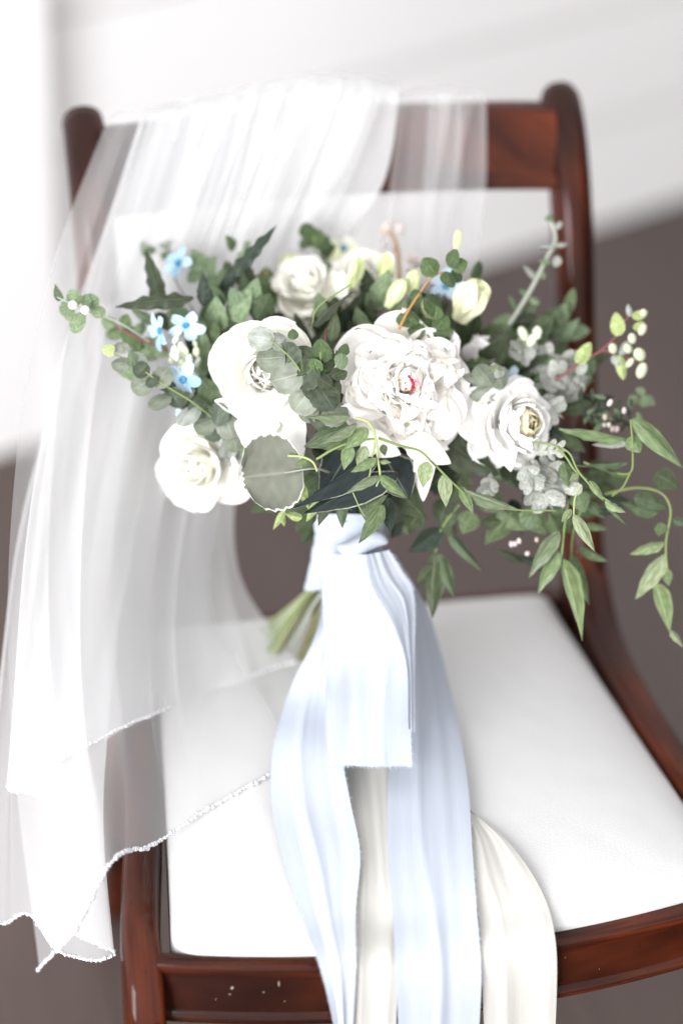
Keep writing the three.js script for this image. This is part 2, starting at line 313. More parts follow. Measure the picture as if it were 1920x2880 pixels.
{
  const C = dCrest;
  // front layer, down to the lower beaded hem
  const F = veilSheet([
    [[300, 356, C(300)], [205, 600, 2.18], [118, 900, 2.11], [62, 1250, 2.05], [34, 1700, 1.99], [52, 2200, 1.955], [112, 2722, 1.94]],
    [[420, 330, C(420)], [310, 640, 2.18], [215, 1000, 2.12], [150, 1500, 2.05], [140, 2000, 1.98], [200, 2630, 1.945]],
    [[560, 310, C(560)], [430, 700, 2.18], [330, 1100, 2.14], [262, 1600, 2.06], [262, 2100, 1.98], [314, 2425, 1.955]],
    [[700, 290, C(700)], [560, 700, 2.2], [430, 1200, 2.16], [365, 1700, 2.09], [380, 2050, 2.02], [438, 2372, onSeat(470, 2372, 0.012) - 0.015]],
    [[850, 270, C(850)], [700, 700, 2.22], [530, 1250, 2.2], [470, 1700, 2.16], [500, 2050, onSeat(500, 2050, 0.03)], sd(590, 2272)],
    [[1000, 270, C(1000)], [860, 640, 2.24], [650, 1250, 2.25], [600, 1700, 2.24], [740, 1950, onSeat(740, 1950, 0.012)], sd(830, 2140)],
  ], { pleats: 6, amp: 0.010, s: 1, pin: 0.95 });
  beadTrim(F.row(F.nv), F.mesh, 0.0042, 1.05);
  // middle layer with the upper beaded hem
  const I = veilSheet([
    [[402, 345, C(402)], [320, 640, 2.21], [240, 1000, 2.15], [190, 1500, 2.09], [255, 2286, 2.02]],
    [[399, 345, C(399)], [310, 640, 2.2], [205, 1000, 2.135], [120, 1500, 2.06], [125, 2246, 2.0]],
    [[395, 345, C(395)], [300, 640, 2.19], [185, 1000, 2.12], [85, 1500, 2.04], [20, 2212, 1.99]],
    [[500, 320, C(500)], [390, 700, 2.19], [270, 1100, 2.14], [180, 1600, 2.07], [95, 2178, 2.0]],
    [[620, 300, C(620)], [500, 720, 2.2], [370, 1200, 2.16], [290, 1650, 2.1], [240, 2100, 2.03]],
    [[780, 280, C(780)], [640, 700, 2.22], [470, 1200, 2.21], [400, 1650, 2.16], [430, 2008, 2.11]],
    [[930, 275, C(930)], [800, 640, 2.24], [600, 1200, 2.25], [500, 1600, 2.23], sd(590, 1938)],
    [[1060, 275, C(1060)], [950, 620, 2.25], [680, 1250, 2.27], [660, 1600, 2.28], sd(830, 1862)],
  ], { pleats: 6, amp: 0.011, s: 5, pin: 0.8, mat: tulleMid });
  beadTrim(I.row(I.nv), I.mesh, 0.0052, 0.95);
  // the layer that turns under at the left, its hem hanging in loops
  const J = veilSheet([
    [[420, 340, C(420)], [300, 700, 2.22], [150, 1100, 2.18], [40, 1500, 2.14], [-20, 2000, 2.1], [-60, 2420, 2.08]],
    [[470, 330, C(470)], [360, 720, 2.22], [210, 1150, 2.18], [90, 1600, 2.13], [20, 2100, 2.08], [0, 2600, 2.05]],
    [[540, 320, C(540)], [430, 720, 2.22], [280, 1200, 2.17], [150, 1650, 2.12], [75, 2100, 2.07], [72, 2572, 2.04]],
    [[600, 310, C(600)], [490, 720, 2.22], [340, 1200, 2.17], [240, 1700, 2.11], [170, 2150, 2.05], [190, 2690, 2.02]],
    [[660, 300, C(660)], [550, 720, 2.22], [400, 1200, 2.18], [310, 1700, 2.12], [270, 2150, 2.05], [322, 2688, 2.01]],
    [[690, 295, C(690)], [580, 720, 2.24], [430, 1200, 2.2], [330, 1700, 2.15], [290, 2100, 2.09], [225, 2636, 2.04]],
    [[720, 290, C(720)], [610, 720, 2.25], [450, 1200, 2.21], [340, 1700, 2.17], [220, 2100, 2.11], [105, 2570, 2.06]],
  ], { pleats: 5, amp: 0.012, s: 9, pin: 0.8, mat: tulleMid });
  beadTrim(J.row(J.nv), J.mesh, 0.0042, 1);
  // gathered bunch over the crest rail, sweeping down behind the flowers
  veilSheet([
    [[560, 305, C(560)], [470, 640, 2.2], [360, 1000, 2.17], [265, 1500, 2.11], [210, 2118, 2.05]],
    [[690, 285, C(640)], [560, 640, 2.21], [450, 1000, 2.2], [350, 1500, 2.16], [335, 2056, 2.09]],
    [[830, 255, C(830)], [720, 620, 2.23], [590, 1000, 2.26], [440, 1500, 2.22], [470, 1992, onSeat(470, 1992, 0.02)]],
    [[1000, 250, C(1000)], [880, 600, 2.24], [720, 950, 2.28], [530, 1480, 2.27], sd(600, 1935)],
    [[1120, 262, C(1120)], [1090, 480, 2.24], [1000, 650, 2.26], [860, 900, 2.3], [640, 1480, 2.3], sd(720, 1896)],
  ], { pleats: 4, amp: 0.006, s: 13, pinTop: 0.5, mat: tulle });
  veilSheet([
    [[500, 312, C(500)], [410, 620, 2.19], [280, 1000, 2.15], [185, 1500, 2.1], [100, 2175, 2.02]],
    [[690, 272, C(650)], [560, 600, 2.2], [430, 1000, 2.2], [340, 1500, 2.15], [290, 2080, 2.06]],
    [[900, 238, C(900)], [760, 600, 2.22], [600, 950, 2.26], [470, 1450, 2.23], [450, 2002, 2.13]],
    [[1080, 250, C(1080)], [960, 560, 2.23], [800, 850, 2.27], [600, 1350, 2.28], sd(620, 1926)],
  ], { pleats: 6, amp: 0.008, s: 17, pinTop: 0.45, pin: 0.7, mat: tulleThin });
  veilSheet([
    [[640, 285, C(640)], [560, 620, 2.2], [430, 1000, 2.18]],
    [[760, 255, C(760)], [680, 560, 2.21], [560, 900, 2.22]],
    [[960, 240, C(960)], [900, 480, 2.22], [800, 760, 2.25]],
    [[1120, 262, C(1120)], [1080, 500, 2.22], [990, 660, 2.25]],
  ], { pleats: 4, amp: 0.006, s: 21, pinTop: 0.6, mat: tulle });
  veilSheet([
    [[1110, 285, C(1110)], [1095, 480, 2.25], [1060, 760, 2.27]],
    [[1200, 285, C(1200)], [1170, 480, 2.25], [1150, 800, 2.27]],
    [[1300, 288, C(1300)], [1285, 480, 2.255], [1245, 800, 2.28]],
    [[1372, 290, C(1372)], [1368, 480, 2.262], [1330, 800, 2.285]],
  ], { pleats: 3, amp: 0.006, s: 25, nu: 50, nv: 40 });
  veilSheet([
    [[1200, 290, C(1200)], [1180, 560, 2.26], [1150, 760, 2.27]],
    [[1250, 280, C(1250)], [1235, 560, 2.26], [1215, 760, 2.27]],
    [[1300, 285, C(1300)], [1290, 560, 2.262], [1262, 760, 2.28]],
  ], { pleats: 3, amp: 0.006, s: 27, nu: 40, nv: 40 });
}

// ---------------------------------------------------------------- bouquet: petals and leaves
const BASE = P(770, 1850, onSeat(770, 1850, 0));
const bouquet = thing('bridal_bouquet', BASE, 'bridal bouquet of white flowers and greenery tied with pale blue ribbon standing on the seat', 'bouquet');
const rel = (p) => p.clone().sub(BASE);
const hd = (x, y, o = 0) => 2.135 - 0.1 * Math.sqrt(Math.max(0, 1 - ((x - 1010) / 640) ** 2 - ((y - 1100) / 500) ** 2)) + o;

function petalGeo(o) {
  const { len, wid, p0, p1, curve = 1, Rw = 0.05, ruf = 0, rufN = 3, notch = 0.1, r0 = 0, z0 = 0, s = rnd() * 99, nu = 8, nv = 9, neck = 0.35, roll = 0, frill = 0, fn = 6 } = o;
  const path = [[r0, z0, p0]]; let r = r0, z = z0;
  for (let k = 1; k <= 24; k++) { const v = k / 24, f = (lerp(p0, p1, Math.pow(v, curve)) + roll * smooth(v, 0.72, 1)) * D2R; r += Math.sin(f) * len / 24; z += Math.cos(f) * len / 24; path.push([r, z, f / D2R]); }
  return grid(nu, nv, (a, b) => {
    const u = a * 2 - 1, v0 = 1 - Math.pow(1 - b, 1.9), v = v0 * (1 - notch * v0 * (0.5 + N(u * 2.2 + s, s * 1.7, 3) * 1.2) * 0.6 - frill * Math.pow(v0, 3) * (0.5 + 0.5 * Math.sin(u * fn + s * 3 + 2 * N(u * 3, s, 1))));
    const t = clamp(v, 0, 1) * 24, k = Math.min(23, Math.floor(t)), q = t - k, A = path[k], B = path[k + 1];
    const R = lerp(A[0], B[0], q), Z = lerp(A[1], B[1], q), f = lerp(A[2], B[2], q) * D2R;
    const w = wid * (neck + (1 - neck) * smooth(v0, 0, 0.55)) * Math.sqrt(Math.max(0, 1 - Math.pow(Math.max(0, (v0 - 0.5) / 0.5), 2.6)));
    const al = (u * w) / Rw, x = Rw * Math.sin(al);
    const inn = Rw * (1 - Math.cos(al)) + ruf * v0 * v0 * (Math.sin(u * rufN * 0.8 + s) * Math.abs(u) * 0.6 + N(u * rufN * 0.45 + s, v0 * 1.6, s) * 1.5) + 0.02 * len * N(u * 2 + s, v0 * 3, 9) + frill * len * 0.35 * Math.pow(v0, 5) * Math.sin(u * fn * 1.25 + s * 5);
    return V(x, -(R - Math.cos(f) * inn), Z + Math.sin(f) * inn);   // outward is -y at azimuth 0
  });
}
function flower(name, at, axis, rings, parent = bouquet, label) {
  const g = group(name, parent, rel(at)); if (label) g.userData.label = label;
  g.quaternion.setFromUnitVectors(V(0, 0, 1), axis);
  for (const R of rings) for (let i = 0; i < R.n; i++) {
    const az = ((i + (R.turn ?? rnd())) / R.n) * 360 + rr(-R.jit * 20, R.jit * 20), j = R.jit;
    const geo = petalGeo({ ...R, len: R.len * (1 + rr(-0.12, 0.12) * j), wid: R.wid * (1 + rr(-0.12, 0.12) * j), p0: R.p0 + rr(-7, 7) * j, p1: R.p1 + rr(-12, 12) * j });
    const m = mesh('petal', geo, R.mats[Math.floor(rnd() * R.mats.length)], g); m.rotation.z = az * D2R;
  }
  return g;
}
// leaves: a unit leaf runs along +y, one unit long and one unit to either side
const profile = {
  lance: (v) => Math.pow(Math.sin(Math.PI * Math.pow(v, 0.72)), 0.85) * (1 - 0.25 * v * v) + 0.02 * (1 - v),
  ovate: (v) => Math.pow(Math.sin(Math.PI * Math.pow(v, 0.8)), 0.62),
  round: (v) => Math.sqrt(Math.max(0, 1 - Math.pow(Math.abs(2 * v - 1), 2.1))),
  drop: (v) => Math.pow(Math.sin(Math.PI * Math.pow(v, 0.6)), 0.75),
};
function leafGeo(kind, { fold = 0.05, curl = 0.15, wave = 0, waves = 5, twist = 0, s = 0, nu = 8, nv = 16 }) {
  return grid(nu, nv, (a, b) => {
    const v = (1 - Math.cos(Math.PI * b)) / 2, u = a * 2 - 1, w = profile[kind](v), au = Math.abs(u);
    const z = -fold * (1 - Math.pow(1 - au, 1.4)) * w - curl * v * v + wave * Math.sin(v * Math.PI * 2 * waves + (u > 0 ? 1.3 : 0)) * au * au * w + 0.03 * N(u * 2, v * 3, s);
    const x = u * w * (1 + (waves > 4 ? 0.055 * Math.sin(v * Math.PI * 2 * waves + (u > 0 ? 2 : 0) + 3 * N(v * 3, s, u)) : 0)), ta = twist * v;
    return V(x * Math.cos(ta), v, z + x * Math.sin(ta) * 0.2);
  });
}
const variants = (kind, o, n = 4) => Array.from({ length: n }, (_, k) => leafGeo(kind, { ...o, s: k * 7.3, curl: (o.curl ?? 0.15) * [1, -0.4, 1.7, 0.4][k % 4], fold: (o.fold ?? 0.05) * [1, 1.5, 0.6, 1.2][k % 4], twist: (o.twist ?? 0.4) * [1, -1, 0.3, -0.6][k % 4] }));
const LG = {
  euca: variants('round', { fold: 0.1, curl: 0.18, twist: 0.2 }), box: variants('ovate', { fold: 0.12, curl: 0.16 }), jasmine: variants('lance', { fold: 0.1, curl: 0.18, wave: 0.02, waves: 3 }),
  dark: variants('lance', { fold: 0.06, curl: 0.2, wave: 0.03 }), wavy: variants('lance', { fold: 0.03, curl: 0.12, wave: 0.03, waves: 4.6, nv: 44 }), sage: variants('drop', { fold: 0.06, curl: 0.2 }),
  oval: variants('ovate', { fold: 0.16, curl: 0.1 }),
};
LG.eucaDark = LG.euca; LG.jasmineDull = LG.jasmine; LG.ink = variants('lance', { fold: 0.12, curl: 0.08 }); LG.silver = LG.sage; LG.lime = LG.jasmine; LG.blush = LG.sage; LG.slim = LG.jasmine;
function leaf(parent, kind, b, t, hw, { n, geo, mats, roll = 0 } = {}) {   // base and tip as [x, y, distance]; hw in photo pixels
  const B = P(...b), T = P(...t), Y = T.clone().sub(B), len = Y.length(); Y.normalize();
  const want = n ?? cam(rr(-0.45, 0.25), rr(0.1, 0.6), 1), Z = want.clone().addScaledVector(Y, -want.dot(Y)).normalize(), X = new THREE.Vector3().crossVectors(Y, Z);
  const gs = geo ?? LG[kind], ms = mats ?? L[kind], m = mesh('leaf', gs[Math.floor(rnd() * gs.length)], ms[Math.floor(rnd() * ms.length)], parent);
  m.position.copy(B).sub(BASE).sub(parent.position); m.quaternion.setFromRotationMatrix(new THREE.Matrix4().makeBasis(X, Y, Z));
  m.rotateY(roll); m.scale.set(mm(hw, b[2]), len, len);
  return m;
}
const sprig = (name, label) => { const g = group(name, bouquet); if (label) g.userData.label = label; return g; };
const stem = (parent, pts, r, mat, r1 = r * 0.7) => mesh('stem', tube(pts.map(([x, y, d]) => rel(P(x, y, d))), mm(r * 0.8), mm(r1 * 0.8)), mat, parent);
// a round leaf by its centre and radius, its base towards (fx, fy)
function disc(parent, kind, x, y, r, fx, fy, d, o = {}) {
  const a = Math.atan2(y - fy, x - fx), k = 0.97 * r; return leaf(parent, kind, [x - Math.cos(a) * k, y - Math.sin(a) * k, d + rr(-0.004, 0.006)], [x + Math.cos(a) * k, y + Math.sin(a) * k, d + rr(-0.012, 0.012)], r, o);
}

// ---------------------------------------------------------------- flowers
flower('peony', P(1122, 1085, 2.09), cam(0.14, 0.05, 1), [
  { n: 8, len: 0.063, wid: 0.034, p0: 72, p1: 88, roll: -16, Rw: 0.05, ruf: 0.006, notch: 0.2, jit: 1.4, frill: 0.07, fn: 5 },
  { n: 9, len: 0.060, wid: 0.027, p0: 64, p1: 74, roll: 14, Rw: 0.034, ruf: 0.007, rufN: 5, notch: 0.24, jit: 1.8, frill: 0.11 },
  { n: 12, len: 0.056, wid: 0.021, p0: 58, p1: 58, roll: -20, Rw: 0.024, ruf: 0.007, rufN: 5, notch: 0.28, jit: 2, z0: 0.003, frill: 0.15 },
  { n: 13, len: 0.052, wid: 0.018, p0: 50, p1: 44, roll: 22, Rw: 0.019, ruf: 0.007, rufN: 5, notch: 0.3, jit: 2.1, z0: 0.006, frill: 0.17, fn: 7 },
  { n: 13, len: 0.048, wid: 0.016, p0: 40, p1: 30, roll: -16, Rw: 0.016, ruf: 0.006, rufN: 6, notch: 0.3, jit: 2.1, z0: 0.009, frill: 0.18, fn: 7 },
  { n: 11, len: 0.044, wid: 0.014, p0: 30, p1: 14, roll: 16, Rw: 0.013, ruf: 0.005, rufN: 6, notch: 0.3, jit: 2, z0: 0.012, frill: 0.18, fn: 7 },
  { n: 9, len: 0.040, wid: 0.012, p0: 20, p1: -2, Rw: 0.010, ruf: 0.004, rufN: 6, notch: 0.28, jit: 1.8, z0: 0.014, frill: 0.16, mats: M.peonyHeart },
  { n: 7, len: 0.035, wid: 0.010, p0: 12, p1: -16, Rw: 0.008, ruf: 0.003, rufN: 6, notch: 0.25, jit: 1.5, z0: 0.016, frill: 0.14, mats: M.peonyHeart },
  { n: 4, len: 0.031, wid: 0.008, p0: 5, p1: -20, Rw: 0.006, ruf: 0.002, rufN: 6, notch: 0.25, jit: 1.2, z0: 0.017, frill: 0.12, mats: M.peonyHeart },
].map((q) => ({ mats: M.peony, nu: 16, nv: 14, ...q })), bouquet, 'large white ruffled peony with a crimson fleck at its heart');
{ // the crimson tips at the heart of the peony, and two petals that hang below it
  const pe = bouquet.children[0];
  for (const [x, y, x2, y2, r, m] of [[1148, 1058, 1158, 1070, 4, M.stigma], [1157, 1068, 1162, 1088, 5, M.stigma], [1160, 1086, 1152, 1104, 4.5, M.stigma], [1164, 1076, 1188, 1084, 5, M.stigmaPink]]) {
    const s = mesh('stigma', tube([P(x, y, 2.032), P((x + x2) / 2 + 1, (y + y2) / 2, 2.029), P(x2, y2, 2.031)].map((p) => rel(p).sub(pe.position).applyQuaternion(pe.quaternion.clone().invert())), mm(r), mm(r * 0.6), 8, 7), m, pe);
  }
  const low = sprig('peony_petals', 'loose white peony petals hanging below the large peony');
  const pg = [0, 1, 2].map((k) => leafGeo('drop', { fold: -0.12, curl: 0.2, wave: 0.02, waves: 2, s: k, nu: 8, nv: 12 }));
  for (const [bx, by, tx, ty, hw, d] of [[1150, 1240, 1262, 1300, 42, 2.055], [1200, 1260, 1185, 1402, 32, 2.075], [1020, 1235, 1120, 1275, 40, 2.06]]) leaf(low, 'sage', [bx, by, d + 0.012], [tx, ty, d], hw, { geo: pg, mats: M.peony, n: cam(-0.2, 0.1, 1) }).name = 'petal';
}
const roseRings = (k, open = 1) => [
  { n: 4, len: 0.056 * k, wid: 0.034 * k, p0: 84 * Math.sqrt(open), p1: 76 * open, Rw: 0.034 * k, ruf: 0.004, rufN: 3, notch: 0.1, jit: 1, roll: 36, mats: M.rose, nu: 12, nv: 14 },
  { n: 5, len: 0.054 * k, wid: 0.034 * k, p0: 72, p1: 38 * open, Rw: 0.03 * k, ruf: 0.003, notch: 0.08, jit: 0.8, roll: 40, mats: M.rose, nu: 12, nv: 14, z0: 0.003 },
  { n: 5, len: 0.05 * k, wid: 0.031 * k, p0: 56, p1: 10, Rw: 0.024 * k, ruf: 0.002, notch: 0.06, jit: 0.7, roll: 34, mats: M.rose, nu: 12, nv: 12, z0: 0.006 },
  { n: 5, len: 0.046 * k, wid: 0.027 * k, p0: 44, p1: -10, Rw: 0.018 * k, ruf: 0.002, notch: 0.06, jit: 0.6, roll: 16, mats: M.rose, nu: 12, nv: 12, z0: 0.009 },
  { n: 5, len: 0.042 * k, wid: 0.022 * k, p0: 34, p1: -26, Rw: 0.013 * k, ruf: 0.0015, notch: 0.05, jit: 0.5, roll: 6, mats: M.rose, nu: 10, nv: 12, z0: 0.012 },
  { n: 5, len: 0.036 * k, wid: 0.017 * k, p0: 26, p1: -40, Rw: 0.009 * k, ruf: 0.001, notch: 0.05, jit: 0.4, mats: [...M.rose, ...M.roseHeart], z0: 0.014 },
  { n: 4, len: 0.03 * k, wid: 0.012 * k, p0: 20, p1: -50, Rw: 0.006 * k, ruf: 0.0006, notch: 0.04, jit: 0.3, mats: M.roseHeart, z0: 0.016 },
  { n: 4, len: 0.026 * k, wid: 0.009 * k, p0: 12, p1: -60, Rw: 0.004 * k, ruf: 0.0004, notch: 0.04, jit: 0.3, mats: M.roseHeart, z0: 0.017 },
];
flower('rose', P(770, 1035, 2.108), cam(-0.14, -0.16, 1), roseRings(1.16, 0.5), bouquet, 'open white rose left of the peony behind grey eucalyptus leaves');
{
  const low = sprig('rose_petals', 'broad outer petals turned down below the white rose');
  const pg = [0, 1, 2].map((k) => leafGeo('drop', { fold: -0.2, curl: 0.25, s: k + 4, nu: 8, nv: 14 }));
  for (const [bx, by, tx, ty, hw, d, a, b] of [[745, 1190, 622, 1118, 46, 2.07, -0.1, 0.5], [740, 1180, 700, 1262, 66, 2.065, -0.3, 0.5], [770, 1170, 840, 1290, 74, 2.06, -0.1, 0.2]]) leaf(low, 'sage', [bx, by, d + 0.02], [tx, ty, d], hw, { geo: pg, mats: M.rose, n: cam(a, b, 1) }).name = 'petal';
}
flower('rose', P(605, 1295, 2.165), cam(-0.5, -0.25, 1), roseRings(0.93, 0.8), bouquet, 'white rose hanging lowest on the left against the veil');
flower('rose', P(872, 850, 2.19), cam(-0.2, 0.7, 1), roseRings(0.78), bouquet, 'blurred white rose at the back above the left rose');
flower('rose', P(1010, 825, 2.2), cam(0.15, 0.7, 1), roseRings(0.72), bouquet, 'blurred white rose at the back above the peony');
flower('ranunculus', P(1405, 1195, 2.108), cam(0.72, 0.02, 1), [
  { n: 6, len: 0.045, wid: 0.026, p0: 96, p1: 92, Rw: 0.04, ruf: 0.005, rufN: 4, notch: 0.15, jit: 1.4, mats: M.ranunculus, nu: 10, nv: 10 },
  { n: 8, len: 0.043, wid: 0.022, p0: 86, p1: 60, Rw: 0.03, ruf: 0.004, notch: 0.12, jit: 1, mats: M.ranunculus, z0: 0.002 },
  { n: 9, len: 0.042, wid: 0.02, p0: 80, p1: 34, Rw: 0.026, ruf: 0.003, notch: 0.1, jit: 0.9, mats: M.ranunculus, z0: 0.005 },
  { n: 9, len: 0.041, wid: 0.018, p0: 76, p1: 6, Rw: 0.023, ruf: 0.002, notch: 0.08, jit: 0.8, mats: M.ranunculus, z0: 0.009 },
  { n: 9, len: 0.04, wid: 0.016, p0: 72, p1: -24, Rw: 0.02, ruf: 0.002, notch: 0.06, jit: 0.6, mats: M.ranunculus, z0: 0.012 },
  { n: 8, len: 0.035, wid: 0.014, p0: 68, p1: -44, Rw: 0.016, ruf: 0.001, notch: 0.05, jit: 0.5, mats: M.ranunculusHeart, z0: 0.016 },
  { n: 7, len: 0.028, wid: 0.011, p0: 62, p1: -60, Rw: 0.011, ruf: 0.001, notch: 0.04, jit: 0.4, mats: M.ranunculusHeart, z0: 0.019 },
  { n: 6, len: 0.02, wid: 0.008, p0: 56, p1: -72, Rw: 0.007, ruf: 0.001, notch: 0.04, jit: 0.4, mats: M.ranunculusHeart, z0: 0.021 },
], bouquet, 'white ranunculus with a cream button centre turned to the right');
{
  const low = sprig('ranunculus_petals', 'long white petals drooping below the ranunculus');
  const pg = [0, 1].map((k) => leafGeo('drop', { fold: -0.1, curl: 0.15, s: k + 9, nu: 8, nv: 12 }));
  for (const [bx, by, tx, ty, hw, d] of [[1410, 1200, 1435, 1322, 36, 2.08], [1400, 1190, 1395, 1300, 30, 2.085], [1450, 1200, 1492, 1265, 28, 2.075], [1390, 1170, 1338, 1120, 26, 2.085]]) leaf(low, 'sage', [bx, by, d + 0.01], [tx, ty, d], hw, { geo: pg, mats: M.ranunculus, n: cam(-0.1, 0.1, 1) }).name = 'petal';
}
const budRings = (len, wid, mats, open = 8) => [
  { n: 3, len, wid, p0: 34, p1: open - 18, Rw: wid * 0.75, ruf: 0.001, notch: 0.12, jit: 0.6, mats, curve: 0.6, roll: open },
  { n: 3, len: len * 0.98, wid: wid * 0.9, p0: 26, p1: open - 20, Rw: wid * 0.6, ruf: 0.001, notch: 0.1, jit: 0.6, mats, curve: 0.6, roll: open * 0.6 },
  { n: 2, len: len * 0.94, wid: wid * 0.7, p0: 14, p1: -8, Rw: wid * 0.4, ruf: 0.001, notch: 0.1, jit: 0.6, mats, curve: 0.6 },
];
flower('lisianthus', P(1288, 905, 2.125), cam(0.42, 0.75, 0.25), budRings(0.041, 0.021, M.lisianthus, 10), bouquet, 'half-open cream lisianthus bloom above the right side of the peony');
flower('lisianthus', P(1350, 1035, 2.15), cam(-0.05, 0.8, 0.6), budRings(0.034, 0.021, M.ranunculus, 6), bouquet, 'blurred white bud between the peony and the ranunculus');
for (const [x, y, ax, ay, l, w, d, mt] of [[985, 812, 0.3, 1, 0.031, 0.0095, 2.15, M.bud], [1082, 806, 0.08, 1, 0.031, 0.0095, 2.15, M.bud], [1088, 866, 0.6, 1, 0.029, 0.010, 2.125, M.bud], [1158, 832, 0.1, 1, 0.024, 0.009, 2.135, M.bud],
  [1282, 705, 0.12, 1, 0.018, 0.005, 2.14, M.bud], [1205, 900, -0.2, 1, 0.02, 0.006, 2.13, M.bud], [835, 800, -0.3, 1, 0.03, 0.015, 2.22, M.lisianthus], [930, 745, 0.1, 1, 0.02, 0.01, 2.22, M.lisianthus]])
  flower('lisianthus_bud', P(x, y, d), cam(ax, ay, 0.25), budRings(l, w, mt, 4));
// tweedia: five narrow blue petals round a darker eye
function tweedia(x, y, d, axis, r, mats, label) {
  const g = flower('tweedia', P(x, y, d), axis, [{ n: 5, turn: 0.2, len: r, wid: r * 0.34, p0: 66, p1: 92, Rw: 0.012, ruf: 0.0012, notch: 0.05, jit: 0.6, mats, neck: 0.45, nu: 6, nv: 8, r0: 0.001 }], bouquet, label);
  mesh('eye', new THREE.TorusGeometry(0.0022, 0.0011, 6, 10), M.tweediaHeart, g).position.z = 0.0025;
}
tweedia(516, 1068, 2.085, cam(-0.15, -0.05, 1), 0.0165, M.tweedia, 'sky blue star flower among the grey eucalyptus on the left');
tweedia(455, 930, 2.1, cam(-0.9, -0.15, 0.45), 0.0175, M.tweedia, 'blue star flower seen from its side, left of its pair');
tweedia(522, 912, 2.1, cam(0.1, -0.55, 0.7), 0.0165, M.tweediaPale, 'pale blue star flower above the green-white buds');
tweedia(505, 742, 2.17, cam(-0.4, 0.3, 0.6), 0.0155, M.tweedia, 'blurred blue star flower at the upper left');
tweedia(952, 792, 2.2, cam(-0.2, 0.3, 1), 0.014, M.tweediaPale); tweedia(1252, 808, 2.165, cam(0.1, 0.5, 1), 0.017, M.tweediaPale, 'pale blue star flower behind the cream lisianthus');
tweedia(1437, 1066, 2.13, cam(0.1, 0.3, 1), 0.011, M.tweediaPale); tweedia(965, 700, 2.24, cam(0, 0.4, 1), 0.014, M.stock); tweedia(528, 1165, 2.1, cam(-0.3, -0.8, 0.3), 0.012, M.tweediaPale);

// small green-white clustered buds
function budCluster(name, x, y, d, n, spread, r, mats, label) {
  const g = sprig(name, label);
  for (let i = 0; i < n; i++) {
    const a = rr(0, 6.28), q = Math.sqrt(rnd()) * spread, b = mesh('bud', new THREE.SphereGeometry(1, 9, 7), mats[i % mats.length], g);
    b.position.copy(rel(P(x + Math.cos(a) * q, y + Math.sin(a) * q * 1.2, d + rr(-0.012, 0.012)))); const s = mm(r * rr(0.7, 1.25));
    b.scale.set(s * 0.8, s * 1.25, s * 0.8); b.lookAt(b.position.clone().add(cam(Math.cos(a), -Math.sin(a), 1.2)));
  }
  return g;
}
budCluster('stock_spike', 515, 1000, 2.1, 26, 44, 11, M.stock, 'green-white bud spike between the blue star flowers');
budCluster('stock_spike', 1475, 985, 2.15, 14, 34, 13, M.stock, 'pale bud spike above the ranunculus');
for (const [x, y] of [[1468, 945], [1512, 938], [1498, 962]]) budCluster('stock_bud', x, y, 2.14, 3, 8, 16, M.stock);
budCluster('wax_flower', 1545, 1375, 2.12, 10, 70, 7, M.wax, 'tiny pinkish buds below the silver leaves');
budCluster('wax_flower', 1475, 1520, 2.12, 5, 40, 8, M.wax, 'few tiny pink buds under the hanging greenery');
budCluster('wax_flower', 1735, 1160, 2.12, 9, 48, 9, M.wax, 'small pink and yellow buds at the right edge of the flowers');
stem(sprig('twig', 'brown twig with pinkish buds at the top of the flowers'), [[1120, 830, 2.2], [1122, 760, 2.22], [1112, 680, 2.235], [1085, 640, 2.24]], 9, stemMat.brown);
budCluster('wax_flower', 1095, 665, 2.235, 7, 40, 12, M.wax, 'blurred pinkish buds at the top of the flowers');
budCluster('wax_flower', 1180, 740, 2.2, 6, 40, 10, M.wax);

// ---------------------------------------------------------------- greenery
const both = (x, y, o) => [x, y, hd(x, y, o)];
{ // grey eucalyptus, left
  const g = sprig('eucalyptus_sprig', 'grey round-leaved eucalyptus curving below the blue flowers on the left');
  stem(g, [[640, 1210, 2.1], [540, 1130, 2.075], [450, 1075, 2.07], [380, 1025, 2.075], [305, 988, 2.085]], 4, stemMat.green);
  const S = [[305, 985, 17, 345, 1000, 'lime'], [342, 975, 22, 360, 1005, 'euca'], [340, 1022, 26, 370, 1020, 'euca'], [376, 1008, 20, 380, 1030, 'sage'], [388, 1012, 27, 400, 1040, 'euca'], [398, 1040, 25, 410, 1030, 'eucaDark'], [398, 1082, 32, 430, 1065, 'euca'],
    [452, 1062, 33, 440, 1095, 'euca'], [425, 1070, 20, 440, 1060, 'eucaDark'], [470, 1075, 30, 470, 1100, 'eucaDark'], [448, 1122, 33, 480, 1105, 'euca'], [490, 1120, 34, 480, 1090, 'eucaDark'], [512, 1100, 34, 500, 1150, 'euca'], [530, 1160, 32, 560, 1140, 'euca'],
    [560, 1150, 30, 570, 1180, 'eucaDark'], [575, 1190, 36, 610, 1180, 'euca'], [612, 1165, 34, 610, 1200, 'eucaDark'], [640, 1195, 34, 630, 1170, 'euca'], [600, 1215, 30, 620, 1190, 'eucaDark'], [655, 1235, 30, 640, 1200, 'euca']];
  for (const [x, y, r, fx, fy, k] of S) disc(g, k === 'lime' ? 'euca' : k, x, y, r, fx, fy, 2.075 + (x - 480) * 0.00006, { mats: L[k], n: cam(rr(-0.7, 0.5), rr(-0.1, 0.7), 1) });
}
